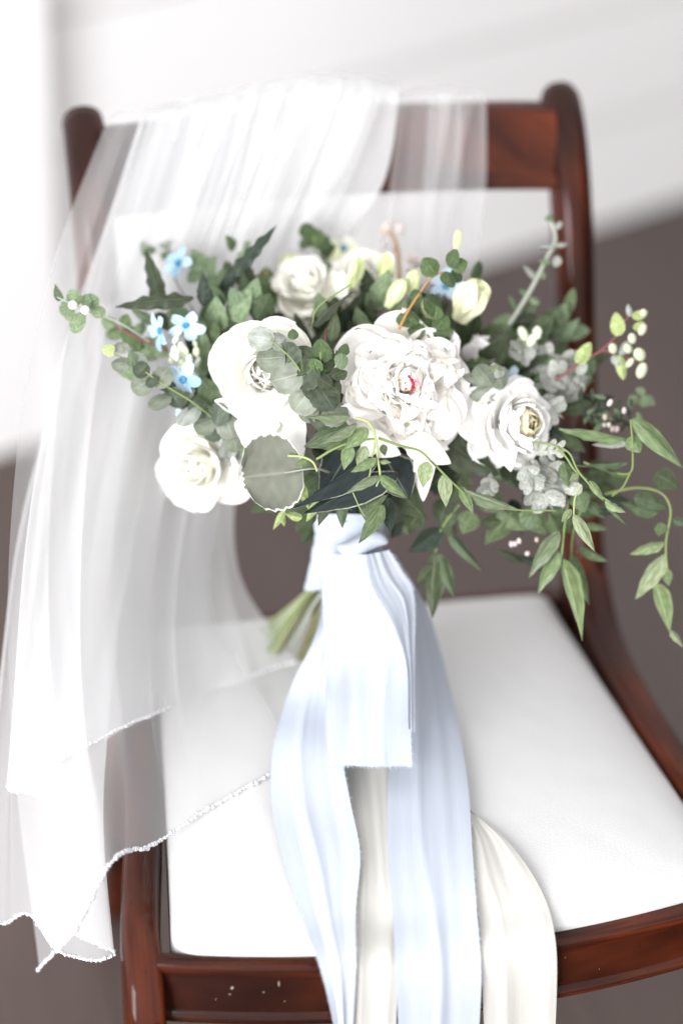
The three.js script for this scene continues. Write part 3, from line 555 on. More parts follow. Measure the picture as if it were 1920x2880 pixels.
{ // far-left blurred eucalyptus and the brown-stemmed sprig
  const g = sprig('eucalyptus_sprig', 'blurred green eucalyptus tip reaching furthest left over the veil');
  stem(g, [[420, 960, 2.12], [330, 905, 2.1], [240, 872, 2.085], [150, 830, 2.075]], 4, stemMat.grey);
  for (const [x, y, r, fx, fy] of [[165, 822, 22, 190, 850], [208, 838, 24, 200, 870], [186, 862, 26, 200, 850], [192, 880, 22, 200, 860], [256, 850, 22, 245, 875], [276, 874, 22, 255, 880], [216, 900, 25, 225, 880], [240, 850, 18, 240, 880]]) disc(g, 'sage', x, y, r, fx, fy, 2.08, { mats: L.sage, geo: LG.euca });
  for (const [x, y] of [[205, 858], [240, 872]]) { const b = mesh('bud', new THREE.SphereGeometry(mm(13), 10, 8), M.stock[1], g); b.position.copy(rel(P(x, y, 2.07))); }
  const h = sprig('eucalyptus_sprig', 'olive leaves on a brownish stem behind the grey eucalyptus');
  stem(h, [[470, 985, 2.12], [400, 955, 2.13], [340, 925, 2.135], [300, 905, 2.14]], 5, stemMat.red);
  for (const [x, y, r, fx, fy] of [[305, 905, 22, 330, 920], [318, 935, 24, 340, 925], [352, 905, 20, 345, 930], [366, 940, 26, 350, 925], [395, 925, 20, 395, 955], [410, 975, 26, 400, 955], [440, 950, 22, 430, 970], [380, 970, 20, 400, 955], [455, 985, 24, 440, 970]]) disc(h, 'box', x, y, r, fx, fy, 2.135, { mats: [...L.sage, L.box[1]], geo: LG.box });
}
{ // centre eucalyptus over the rose
  const g = sprig('eucalyptus_sprig', 'grey and dark green eucalyptus crossing the white rose');
  stem(g, [[900, 1180, 2.07], [870, 1090, 2.03], [820, 1010, 2.02], [760, 955, 2.02]], 4, stemMat.green);
  for (const [x, y, r, fx, fy, k] of [[738, 950, 36, 775, 960, 'euca'], [785, 958, 30, 765, 970, 'euca'], [762, 1008, 42, 800, 1005, 'euca'], [808, 1000, 40, 800, 1040, 'eucaDark'], [845, 1010, 48, 850, 1050, 'dark'], [806, 1062, 48, 850, 1050, 'euca'], [862, 1052, 44, 840, 1070, 'eucaDark'],
    [852, 1122, 46, 880, 1090, 'euca'], [860, 1148, 40, 880, 1110, 'euca'], [912, 1110, 44, 890, 1080, 'eucaDark'], [885, 1092, 36, 870, 1110, 'eucaDark'], [935, 1160, 40, 900, 1150, 'euca'], [900, 1182, 34, 930, 1180, 'euca']])
    disc(g, k === 'dark' ? 'eucaDark' : k, x, y, r, fx, fy, 2.022 + Math.max(0, y - 1090) * 0.0003, { mats: L[k], n: cam(rr(-0.6, 0.3), rr(0, 0.6), 1) });
  const b = sprig('boxwood_sprig', 'small dark glossy leaves between the rose and the peony');
  stem(b, [[930, 1120, 2.06], [905, 1050, 2.02], [900, 990, 2.01]], 3.5, stemMat.green);
  for (const [x, y, r, fx, fy, k] of [[902, 990, 32, 905, 1020, 'box'], [925, 1012, 26, 900, 1025, 'dark'], [884, 1032, 24, 890, 1000, 'box'], [912, 1028, 28, 890, 1010, 'box'], [948, 1050, 20, 930, 1060, 'dark'], [962, 1052, 16, 940, 1062, 'dark'], [910, 1072, 22, 890, 1060, 'dark'], [928, 1082, 30, 900, 1060, 'dark'], [940, 1090, 18, 920, 1080, 'box'],
    [966, 982, 18, 955, 1000, 'box'], [952, 992, 14, 960, 1000, 'box'], [960, 1012, 20, 960, 990, 'sage'], [815, 962, 13, 825, 985, 'box'], [824, 940, 16, 826, 960, 'box']]) disc(b, 'box', x, y, r, fx, fy, 2.01, { mats: L[k], geo: LG.box });
}
{ // leafy twigs, upper right and right
  const g = sprig('boxwood_sprig', 'twig with round green leaves rising above the peony');
  stem(g, [[1122, 925, 2.07], [1150, 870, 2.075], [1180, 825, 2.08], [1215, 780, 2.085], [1245, 765, 2.085]], 5, stemMat.brown, 3);
  for (const [x, y, r, fx, fy] of [[1143, 892, 34, 1130, 930], [1210, 752, 34, 1232, 785], [1268, 728, 30, 1260, 760], [1290, 745, 28, 1262, 760], [1285, 775, 26, 1258, 755], [1262, 783, 28, 1252, 765], [1222, 856, 42, 1195, 840], [1165, 830, 22, 1180, 820]]) disc(g, 'box', x, y, r * 0.85, fx, fy, 2.078);
  const h = sprig('boxwood_sprig', 'cluster of round green leaves on the upper right edge of the peony');
  stem(h, [[1260, 960, 2.12], [1220, 930, 2.09], [1180, 915, 2.085]], 4, stemMat.green);
  for (const [x, y, r, fx, fy] of [[1195, 915, 36, 1215, 935], [1170, 930, 30, 1200, 930], [1240, 905, 32, 1220, 930], [1250, 935, 30, 1225, 935], [1232, 945, 36, 1210, 930], [1185, 960, 32, 1205, 940], [1205, 975, 30, 1215, 945], [1262, 945, 24, 1240, 930], [1160, 895, 26, 1180, 910], [1225, 880, 24, 1220, 910]]) disc(h, 'box', x, y, r * 0.85, fx, fy, 2.082);
  const q = sprig('pittosporum_sprig', 'pale variegated leaves above the ranunculus');
  for (const [x, y, r, fx, fy] of [[1360, 1055, 36, 1340, 1030], [1355, 1100, 40, 1380, 1090], [1400, 1060, 36, 1385, 1030], [1395, 1040, 24, 1405, 1070], [1330, 1060, 26, 1350, 1060]]) disc(q, 'euca', x, y, r, fx, fy, 2.085, { mats: L.euca, geo: LG.box });
  stem(q, [[1330, 1150, 2.1], [1350, 1080, 2.09], [1400, 1030, 2.085]], 3, stemMat.green);
}
{ // dark wavy leaves, upper left
  const g = sprig('pittosporum_sprig', 'dark wavy-edged leaves spreading at the upper left');
  stem(g, [[640, 960, 2.16], [600, 880, 2.13], [570, 820, 2.12], [600, 790, 2.12]], 5, stemMat.green);
  const wl = (b, t, hw, o = {}) => leaf(g, 'dark', b, t, hw, { geo: LG.wavy, ...o });
  wl([545, 838, 2.1], [326, 847, 2.09], 24, { n: cam(-0.1, 0.6, 1) }); wl([640, 785, 2.12], [772, 632, 2.115], 22, { n: cam(-0.5, 0.3, 1), mats: [L.dark[2]] });
  wl([455, 865, 2.12], [405, 700, 2.13], 26, { n: cam(-0.4, 0, 1) }); wl([575, 862, 2.12], [570, 768, 2.11], 20, { mats: [L.dark[2]] }); wl([440, 880, 2.12], [475, 930, 2.12], 24); wl([600, 870, 2.13], [660, 760, 2.14], 24); wl([630, 840, 2.14], [640, 770, 2.13], 20);
  for (const [bx, by, tx, ty, hw, k] of [[560, 900, 545, 870, 20, 'dark'], [625, 1010, 640, 930, 30, 'dark'], [600, 1050, 645, 960, 34, 'dark'], [590, 1000, 565, 905, 22, 'sage'], [560, 1060, 572, 920, 30, 'sage'], [610, 1180, 570, 1050, 44, 'sage'], [640, 1110, 610, 1040, 26, 'sage'], [645, 1100, 625, 980, 30, 'jasmineDull'],
    [610, 930, 600, 850, 34, 'sage'], [650, 900, 690, 820, 36, 'sage'], [690, 880, 650, 820, 34, 'sage'], [720, 900, 760, 820, 38, 'jasmineDull'], [580, 980, 610, 900, 26, 'jasmineDull'], [700, 870, 720, 790, 30, 'sage'], [620, 870, 590, 800, 26, 'jasmineDull'], [560, 990, 530, 930, 24, 'dark'], [600, 1120, 555, 1110, 26, 'sage']])
    leaf(g, k, [bx, by, 2.13], [tx, ty, 2.11], hw, { geo: k === 'dark' ? LG.dark : LG.sage });
  const b = sprig('pittosporum_sprig', 'blurred twigs with small leaves at the top left of the flowers');
  stem(b, [[560, 900, 2.18], [500, 800, 2.18], [470, 730, 2.185], [420, 690, 2.19]], 3, stemMat.plum); stem(b, [[680, 850, 2.18], [660, 760, 2.19], [700, 700, 2.2]], 3, stemMat.plum); stem(b, [[745, 900, 2.17], [752, 820, 2.18], [748, 760, 2.18]], 4, stemMat.brown);
  for (const [x, y, r, fx, fy] of [[412, 698, 22, 425, 715], [466, 682, 20, 450, 700], [480, 708, 12, 465, 705], [460, 718, 14, 470, 730], [655, 685, 18, 665, 715], [695, 690, 16, 680, 710], [680, 720, 16, 675, 735], [560, 735, 30, 575, 770], [590, 745, 28, 575, 780], [640, 755, 24, 655, 780], [748, 762, 22, 750, 790], [735, 790, 24, 750, 800], [768, 795, 22, 752, 800], [742, 820, 26, 752, 830], [775, 830, 28, 755, 840], [545, 770, 26, 560, 790], [600, 790, 28, 585, 800]]) disc(b, 'sage', x, y, r, fx, fy, 2.18, { mats: [...L.sage, L.box[1], L.jasmineDull[0]], geo: LG.sage });
  const c = sprig('pittosporum_sprig', 'blurred boxy green leaves above the back roses');
  for (const [x, y, r, fx, fy] of [[862, 650, 26, 870, 690], [885, 665, 30, 885, 700], [905, 680, 26, 890, 700], [920, 700, 24, 900, 705], [855, 680, 20, 880, 700], [885, 740, 26, 890, 710], [905, 750, 28, 895, 720], [880, 775, 28, 890, 800], [905, 790, 24, 895, 820]]) disc(c, 'box', x, y, r, fx, fy, 2.2, { geo: LG.box });
  stem(c, [[900, 830, 2.2], [892, 740, 2.2], [880, 660, 2.205]], 5, stemMat.green);
  const r = sprig('pittosporum_sprig', 'dark curved leaf between the left rose and the back roses');
  leaf(r, 'dark', [878, 918, 2.07], [975, 805, 2.07], 26, { n: cam(-0.6, 0.5, 0.7), mats: [L.dark[0]] }); stem(r, [[876, 925, 2.075], [890, 870, 2.068], [985, 800, 2.07]], 4, stemMat.green);
  leaf(r, 'jasmine', [930, 960, 2.08], [945, 870, 2.08], 18); leaf(r, 'jasmineDull', [905, 1000, 2.09], [925, 900, 2.09], 30); stem(r, [[918, 1010, 2.085], [914, 960, 2.075], [917, 925, 2.08]], 4.5, stemMat.red);
}
{ // the big grey leaf and the dark leaves below it
  const g = sprig('senecio_leaf', 'large round grey felted leaf with a white edge, lowest at the centre left');
  const geo = [grid(24, 20, (a, v) => { const u = a * 2 - 1, w = Math.sqrt(Math.max(0, 1 - Math.pow(Math.abs(2 * v - 1.02) / 1.02, 2.3))) * (1 + 0.035 * Math.sin(v * 44) * Math.abs(u)); return V(u * w, v + 0.02 * Math.sin(u * 14) * v, (0.30 * Math.pow(Math.abs(u), 3) - 0.16 * Math.abs(u)) * w + 0.05 * u * v + 0.10 * (v - 0.3) ** 2 - 0.06 * Math.max(0, 1 - Math.abs(u) * 9) * (1 - v)); })];
  leaf(g, 'senecio', [852, 1322, 2.03], [684, 1345, 2.022], 114, { geo, n: cam(0.1, 0.28, 1) });
  stem(g, [[930, 1330, 2.07], [880, 1318, 2.035], [800, 1330, 2.024]], 5, stemMat.grey, 2);
  const d = sprig('magnolia_leaf', 'dark blue-green pointed leaves with pale edges above the ribbon');
  leaf(d, 'ink', [1060, 1275, 2.06], [812, 1424, 2.025], 36, { n: cam(-0.25, 0.75, 0.7) }); leaf(d, 'ink', [1120, 1330, 2.065], [862, 1426, 2.03], 40, { n: cam(-0.1, 0.35, 1) }); leaf(d, 'ink', [1000, 1240, 2.075], [900, 1400, 2.05], 62, { n: cam(-0.1, 0.2, 1) });
  leaf(d, 'ink', [1080, 1280, 2.08], [1150, 1400, 2.06], 70, { n: cam(0.1, 0.2, 1) }); leaf(d, 'ink', [1150, 1330, 2.09], [1080, 1450, 2.08], 50); leaf(d, 'ink', [980, 1340, 2.085], [1000, 1440, 2.08], 60); leaf(d, 'dark', [1100, 1360, 2.08], [1200, 1460, 2.08], 44); leaf(d, 'dark', [1260, 1180, 2.1], [1330, 1290, 2.09], 50); leaf(d, 'dark', [1250, 1240, 2.1], [1400, 1340, 2.1], 54); leaf(d, 'ink', [1290, 1100, 2.11], [1340, 1220, 2.1], 40);
}
{ // jasmine below the peony
  const g = sprig('jasmine_vine', 'yellow-green jasmine shoots hanging in front below the peony');
  const j = (bx, by, tx, ty, hw, d = 2.02, n, k = 'jasmine', dt = 0) => leaf(g, k, [bx, by, d], [tx, ty, d + dt - 0.004], hw, { n });
  stem(g, [[1000, 1175, 2.02], [1038, 1190, 2.015], [1056, 1232, 2.012], [1062, 1290, 2.008], [1068, 1340, 2.006], [1058, 1368, 2.008]], 5, stemMat.pale, 3.5);
  stem(g, [[1056, 1235, 2.014], [1048, 1275, 2.015], [1042, 1320, 2.018], [1038, 1345, 2.02]], 3.5, stemMat.pale, 3);
  stem(g, [[1065, 1232, 2.016], [1130, 1255, 2.02], [1180, 1268, 2.025], [1215, 1300, 2.028], [1280, 1365, 2.035], [1330, 1405, 2.045], [1430, 1432, 2.06], [1560, 1436, 2.07]], 5, stemMat.green, 3);
  stem(g, [[890, 1292, 2.03], [940, 1262, 2.025], [1000, 1240, 2.02], [1056, 1234, 2.014]], 5, stemMat.green, 4); stem(g, [[810, 1282, 2.03], [850, 1285, 2.028], [880, 1300, 2.026], [892, 1325, 2.028]], 4.5, stemMat.pale, 4);
  stem(g, [[992, 1385, 2.03], [1012, 1430, 2.04], [1028, 1455, 2.05]], 2, stemMat.pale);
  j(985, 1168, 858, 1166, 20, 2.018, cam(-0.1, 0.6, 0.8)); j(1002, 1190, 893, 1246, 22, 2.014, cam(-0.4, 0.5, 0.8)); j(1034, 1205, 962, 1250, 27, 2.012, cam(-0.3, 0.5, 0.9)); j(985, 1200, 852, 1244, 38, 2.035, cam(-0.2, 0.5, 1), 'jasmineDull'); j(1000, 1215, 910, 1262, 30, 2.03, cam(-0.2, 0.3, 1), 'jasmineDull');
  j(985, 1252, 956, 1314, 24, 2.014, cam(-0.6, 0.1, 0.8)); j(1028, 1255, 998, 1308, 22, 2.016, cam(-0.5, 0.1, 0.8)); j(1058, 1288, 984, 1318, 19, 2.005, cam(-0.2, 0.7, 0.8)); j(1066, 1340, 968, 1368, 18, 2.002, cam(-0.3, 0.7, 0.8)); j(1070, 1338, 1148, 1396, 20, 2.002, cam(0.1, 0.4, 1)); j(1066, 1298, 1098, 1298, 8, 2.01); j(1075, 1250, 1080, 1280, 12, 2.02, undefined, 'jasmineDull');
  j(1200, 1298, 1182, 1366, 24, 2.024, cam(-0.4, 0.2, 1)); j(1246, 1335, 1252, 1426, 22, 2.032, cam(-0.3, 0.2, 1)); j(1292, 1368, 1330, 1446, 16, 2.04, cam(-0.3, 0.2, 1)); j(1300, 1376, 1452, 1436, 18, 2.04, cam(-0.1, 0.5, 1));
  j(925, 1395, 893, 1478, 20, 2.05, cam(-0.2, 0.2, 1), 'dark'); j(960, 1400, 965, 1482, 18, 2.055, cam(0.1, 0.3, 1), 'jasmineDull'); j(1078, 1420, 1002, 1520, 24, 2.04, cam(-0.4, 0.3, 1), 'jasmineDull'); j(1090, 1400, 1098, 1500, 26, 2.06, undefined, 'dark'); j(1030, 1400, 1030, 1470, 24, 2.06, undefined, 'dark'); j(895, 1410, 862, 1468, 13, 2.06, undefined, 'lime');
  j(862, 1290, 832, 1305, 10, 2.03); j(836, 1345, 870, 1432, 16, 2.035, undefined, 'lime'); j(1010, 1440, 1085, 1385, 26, 2.06, undefined, 'jasmineDull'); j(1068, 1445, 1003, 1516, 18, 2.045, cam(-0.4, 0.3, 1), 'jasmineDull'); j(850, 1455, 798, 1445, 14, 2.06, undefined, 'lime'); j(880, 1440, 872, 1478, 14, 2.08, undefined, 'dark'); j(800, 1435, 768, 1490, 10, 2.07, undefined, 'lime'); j(790, 1440, 800, 1480, 9, 2.08, undefined, 'lime');
}
{ // jasmine, right
  const g = sprig('jasmine_vine', 'long jasmine shoots with pointed leaves trailing to the right');
  const j = (bx, by, tx, ty, hw, d = 2.05, n, k = 'jasmine') => leaf(g, k, [bx, by, d], [tx, ty, d - 0.006], hw, { n });
  stem(g, [[1495, 1244, 2.06], [1560, 1254, 2.045], [1590, 1285, 2.04], [1615, 1322, 2.038], [1650, 1350, 2.04]], 4.5, stemMat.green, 3.5); stem(g, [[1568, 1255, 2.045], [1600, 1275, 2.04], [1625, 1325, 2.036], [1690, 1395, 2.036], [1715, 1412, 2.038]], 4, stemMat.green, 3);
  stem(g, [[1632, 1368, 2.036], [1616, 1400, 2.034], [1612, 1455, 2.03]], 4, stemMat.pale, 3);
  j(1611, 1448, 1669, 1552, 18, 2.028, cam(-0.4, 0.3, 1)); j(1605, 1432, 1578, 1468, 11, 2.032); j(1655, 1352, 1700, 1405, 12, 2.036, cam(-0.3, 0.6, 0.8)); j(1700, 1406, 1758, 1444, 13, 2.038, cam(-0.2, 0.7, 0.7)); j(1625, 1330, 1600, 1350, 9, 2.036); j(1700, 1420, 1766, 1466, 9, 2.05, undefined, 'jasmineDull');
  j(1760, 1234, 1582, 1178, 22, 2.075, cam(-0.2, 0.9, 0.5)); j(1765, 1300, 1622, 1300, 15, 2.08, cam(0, 0.9, 0.5), 'jasmineDull'); j(1760, 1250, 1660, 1250, 12, 2.085, cam(0, -0.2, 1), 'silver'); j(1776, 1176, 1922, 1318, 28, 2.062, cam(-0.6, 0.5, 0.7)); j(1768, 1228, 1800, 1272, 26, 2.075); j(1770, 1330, 1690, 1325, 15, 2.085, undefined, 'jasmineDull');
  stem(g, [[1640, 1300, 2.09], [1700, 1322, 2.085], [1770, 1330, 2.08], [1778, 1270, 2.075], [1772, 1180, 2.065]], 4.5, stemMat.green, 3.5); stem(g, [[1770, 1332, 2.08], [1750, 1370, 2.08], [1720, 1395, 2.085]], 4, stemMat.green, 3.5);
  stem(g, [[1600, 1400, 2.1], [1588, 1470, 2.09], [1578, 1570, 2.085]], 5, stemMat.green, 4); stem(g, [[1640, 1420, 2.11], [1612, 1490, 2.11], [1605, 1570, 2.11]], 5, stemMat.green, 4);
  j(1572, 1495, 1470, 1602, 28, 2.085, cam(-0.6, 0.4, 0.8)); j(1572, 1552, 1496, 1652, 26, 2.085, cam(-0.6, 0.4, 0.8)); j(1578, 1572, 1642, 1802, 30, 2.085, cam(-0.5, 0.3, 0.8)); j(1606, 1560, 1652, 1702, 20, 2.12, undefined, 'jasmineDull'); j(1628, 1535, 1706, 1582, 15, 2.12, undefined, 'jasmineDull'); j(1640, 1478, 1708, 1482, 13, 2.12, undefined, 'jasmineDull'); j(1575, 1500, 1540, 1440, 26, 2.11, undefined, 'jasmineDull'); j(1560, 1610, 1450, 1560, 18, 2.14, undefined, 'dark'); j(1470, 1580, 1400, 1540, 14, 2.14, undefined, 'dark'); j(1620, 1380, 1640, 1440, 30, 2.09, undefined, 'jasmineDull'); j(1590, 1350, 1570, 1420, 34, 2.1, undefined, 'dark'); j(1640, 1400, 1700, 1460, 16, 2.1, undefined, 'jasmineDull'); j(1585, 1300, 1600, 1370, 20, 2.08, undefined, 'jasmineDull');
  const h = sprig('jasmine_vine', 'jasmine shoot hanging at the far right edge');
  const k = (bx, by, tx, ty, hw, n, kk = 'jasmine') => leaf(h, kk, [bx, by, 2.1], [tx, ty, 2.095], hw, { n });
  stem(h, [[1700, 1390, 2.12], [1790, 1372, 2.11], [1860, 1388, 2.1], [1884, 1430, 2.1], [1872, 1520, 2.1], [1872, 1570, 2.1], [1882, 1640, 2.1]], 5, stemMat.green, 4);
  k(1866, 1525, 1770, 1545, 21, cam(-0.2, 0.8, 0.7)); k(1868, 1560, 1776, 1674, 28, cam(-0.5, 0.4, 0.8)); k(1842, 1640, 1886, 1782, 28, cam(-0.5, 0.3, 0.8)); k(1884, 1772, 1925, 1818, 13); k(1870, 1600, 1880, 1650, 16); k(1780, 1400, 1880, 1420, 30, undefined, 'jasmineDull'); k(1850, 1440, 1745, 1410, 26, undefined, 'jasmineDull'); k(1860, 1470, 1850, 1510, 20, undefined, 'jasmineDull'); k(1890, 1460, 1930, 1475, 14, undefined, 'dark'); k(1840, 1330, 1910, 1370, 36, undefined, 'dark'); k(1740, 1420, 1680, 1450, 20, undefined, 'dark');
}
{ // leaves hanging under the flowers
  const g = sprig('leafy_shoot', 'dull green leaves hanging below the flowers, right of the ribbon');
  stem(g, [[1290, 1420, 2.12], [1240, 1490, 2.12], [1222, 1570, 2.125], [1215, 1640, 2.13]], 5, stemMat.green, 4);
  for (const [bx, by, tx, ty, hw, k] of [[1222, 1555, 1205, 1736, 32, 'dark'], [1230, 1555, 1276, 1682, 22, 'jasmineDull'], [1260, 1500, 1362, 1608, 18, 'jasmineDull'], [1245, 1490, 1148, 1550, 34, 'dark'], [1440, 1440, 1360, 1535, 34, 'jasmineDull'], [1240, 1440, 1290, 1520, 26, 'dark'], [1330, 1440, 1300, 1500, 34, 'jasmineDull'], [1400, 1430, 1480, 1490, 34, 'jasmineDull'], [1480, 1430, 1540, 1500, 36, 'jasmineDull'], [1500, 1440, 1470, 1490, 34, 'sage'], [1260, 1400, 1230, 1480, 40, 'dark'],
    [1180, 1440, 1140, 1500, 30, 'dark'], [1120, 1420, 1100, 1490, 36, 'dark'], [1350, 1380, 1420, 1440, 40, 'dark'], [1300, 1330, 1270, 1420, 40, 'dark'], [1560, 1430, 1600, 1500, 30, 'jasmineDull'], [1215, 1590, 1170, 1650, 18, 'dark'], [1040, 1430, 1010, 1480, 30, 'dark'], [1280, 1470, 1240, 1440, 26, 'jasmineDull'], [1420, 1470, 1350, 1470, 30, 'dark'], [1130, 1470, 1100, 1510, 20, 'dark']])
    leaf(g, k, [bx, by, 2.12], [tx, ty, 2.115], hw, { geo: LG.jasmine });
}
{ // berries and round pods, right
  const g = sprig('berry_sprig', 'red-stemmed sprig with pale green pods standing out to the right');
  stem(g, [[1560, 1070, 2.12], [1630, 1020, 2.12], [1690, 985, 2.12], [1735, 940, 2.12], [1765, 890, 2.12]], 5, stemMat.red, 3.5); stem(g, [[1690, 985, 2.12], [1740, 995, 2.12], [1790, 1020, 2.12]], 4, stemMat.red, 3);
  for (const [bx, by, tx, ty, hw] of [[1738, 945, 1728, 878, 22], [1622, 1022, 1660, 962, 20], [1772, 890, 1766, 855, 9], [1775, 890, 1822, 875, 14], [1765, 960, 1740, 1000, 14], [1740, 1000, 1755, 1068, 16], [1780, 925, 1810, 905, 14], [1722, 1000, 1740, 1030, 14]]) leaf(g, 'oval', [bx, by, 2.115], [tx, ty, 2.115], hw, { mats: [L.lime[0], L.euca[1]], geo: LG.oval });
  for (const [x, y, a, b] of [[1776, 952, 16, 18], [1764, 980, 16, 17], [1797, 997, 22, 23], [1803, 1042, 20, 27], [1805, 927, 15, 20], [1722, 980, 16, 18], [1770, 1020, 12, 18], [1808, 880, 14, 13]]) { const m = mesh('pod', new THREE.SphereGeometry(1, 14, 10), M.pod, g); m.position.copy(rel(P(x, y, 2.11))); m.scale.set(mm(a * 0.8), mm(b * 0.95), mm(a * 0.8)); m.rotation.z = rr(-0.6, 0.6); }
}
{ // silvery thyme-like stem against the right post
  const g = sprig('silver_stem', 'fuzzy silver-green stem rising before the right chair post');
  stem(g, [[1430, 915, 2.16], [1462, 865, 2.165], [1500, 800, 2.17], [1535, 730, 2.175], [1560, 680, 2.18], [1556, 640, 2.18], [1545, 615, 2.18]], 9, stemMat.grey, 7);
  for (const [x, y, dx, dy, hw] of [[1545, 625, -4, -22, 12], [1558, 640, 20, -16, 11], [1556, 690, -42, 4, 7], [1560, 690, 30, -6, 8], [1548, 735, -36, -2, 9], [1552, 735, 24, -2, 16], [1512, 790, -36, -42, 8], [1520, 785, 10, -20, 8], [1490, 830, -30, -14, 10], [1490, 835, 26, 18, 12], [1452, 880, -24, -50, 7], [1455, 885, 10, -10, 8]]) leaf(g, 'sage', [x, y, 2.17], [x + dx, y + dy, 2.165], hw, { mats: [...L.sage, L.silver[1]], geo: LG.box });
  stem(g, [[1500, 960, 2.17], [1545, 910, 2.18], [1580, 870, 2.185]], 4, stemMat.green);
  for (const [x, y, r, fx, fy] of [[1578, 872, 20, 1565, 890], [1560, 890, 16, 1550, 905], [1590, 885, 14, 1570, 890], [1540, 905, 14, 1530, 915]]) disc(g, 'box', x, y, r, fx, fy, 2.18, { mats: L.sage, geo: LG.box });
  const t = sprig('bud_tip', 'dark green pointed bud right of the cream lisianthus tip'); leaf(t, 'box', [1328, 790, 2.17], [1345, 730, 2.17], 14); leaf(t, 'box', [1330, 785, 2.172], [1352, 735, 2.168], 10);
}
function lobed(parent, b, t, hw, n) { // dusty miller: a silver leaf cut into rounded lobes
  const B = P(...b), T = P(...t), mid = (q) => [lerp(b[0], t[0], q), lerp(b[1], t[1], q), lerp(b[2], t[2], q)], dx = t[0] - b[0], dy = t[1] - b[1], len = Math.hypot(dx, dy), px = -dy / len, py = dx / len;
  leaf(parent, 'silver', b, t, hw * 0.32, { n });
  for (const [q, k] of [[0.25, 0.8], [0.5, 1], [0.72, 0.75]]) for (const s of [-1, 1]) { const a = mid(q), e = [a[0] + px * s * hw * k + (dx / len) * hw * 0.7, a[1] + py * s * hw * k + (dy / len) * hw * 0.7, a[2] - rr(-0.006, 0.012)]; leaf(parent, 'silver', a, e, hw * 0.36, { n, geo: LG.euca }); }
}
{
  const g = sprig('dusty_miller', 'silver felted lobed leaves under the ranunculus');
  lobed(g, [1490, 1290, 2.085], [1545, 1425, 2.07], 62, cam(-0.3, 0.3, 1)); lobed(g, [1520, 1280, 2.09], [1600, 1400, 2.08], 56, cam(0, 0.2, 1)); lobed(g, [1470, 1290, 2.08], [1500, 1380, 2.065], 40, cam(-0.4, 0.4, 1)); lobed(g, [1490, 1270, 2.075], [1590, 1262, 2.06], 30, cam(-0.2, 0.6, 1)); lobed(g, [1380, 1330, 2.09], [1370, 1390, 2.08], 26);
  const h = sprig('dusty_miller', 'silver felted leaves spreading right of the ranunculus');
  lobed(h, [1500, 1090, 2.13], [1600, 1040, 2.12], 40); lobed(h, [1520, 1060, 2.14], [1660, 1050, 2.13], 40); lobed(h, [1500, 1120, 2.12], [1570, 1160, 2.1], 44); lobed(h, [1490, 1050, 2.14], [1560, 990, 2.15], 40); lobed(h, [1540, 1110, 2.14], [1640, 1110, 2.14], 40); lobed(h, [1480, 1030, 2.13], [1470, 960, 2.14], 36); lobed(h, [1560, 1000, 2.14], [1640, 1020, 2.14], 30);
  const k = sprig('dusty_miller', 'silver leaves between the two left roses');
  lobed(k, [700, 1220, 2.12], [620, 1250, 2.1], 44); lobed(k, [690, 1240, 2.13], [660, 1310, 2.12], 36); lobed(k, [650, 1180, 2.12], [560, 1190, 2.1], 36);
  leaf(k, 'sage', [690, 1200, 2.1], [675, 1290, 2.1], 10); leaf(k, 'sage', [700, 1240, 2.12], [730, 1290, 2.11], 26, { mats: L.lime });
  const q = sprig('wax_flower_leaves', 'narrow dark needle leaves at the right edge of the flowers');
  for (let i = 0; i < 34; i++) { const x = rr(1620, 1790), y = rr(1120, 1200), a = rr(0, 6.28); leaf(q, 'dark', [x, y, 2.125], [x + Math.cos(a) * 36, y + Math.sin(a) * 36, 2.12], 8, { mats: [L.dark[0], L.sage[1], L.dark[2]], geo: LG.jasmine }); }
  for (let i = 0; i < 8; i++) { const x = rr(1790, 1825), y = rr(1105, 1145), a = rr(0, 6.28); leaf(q, 'sage', [x, y, 2.15], [x + Math.cos(a) * 30, y + Math.sin(a) * 30, 2.15], 12, { geo: LG.box }); }
}
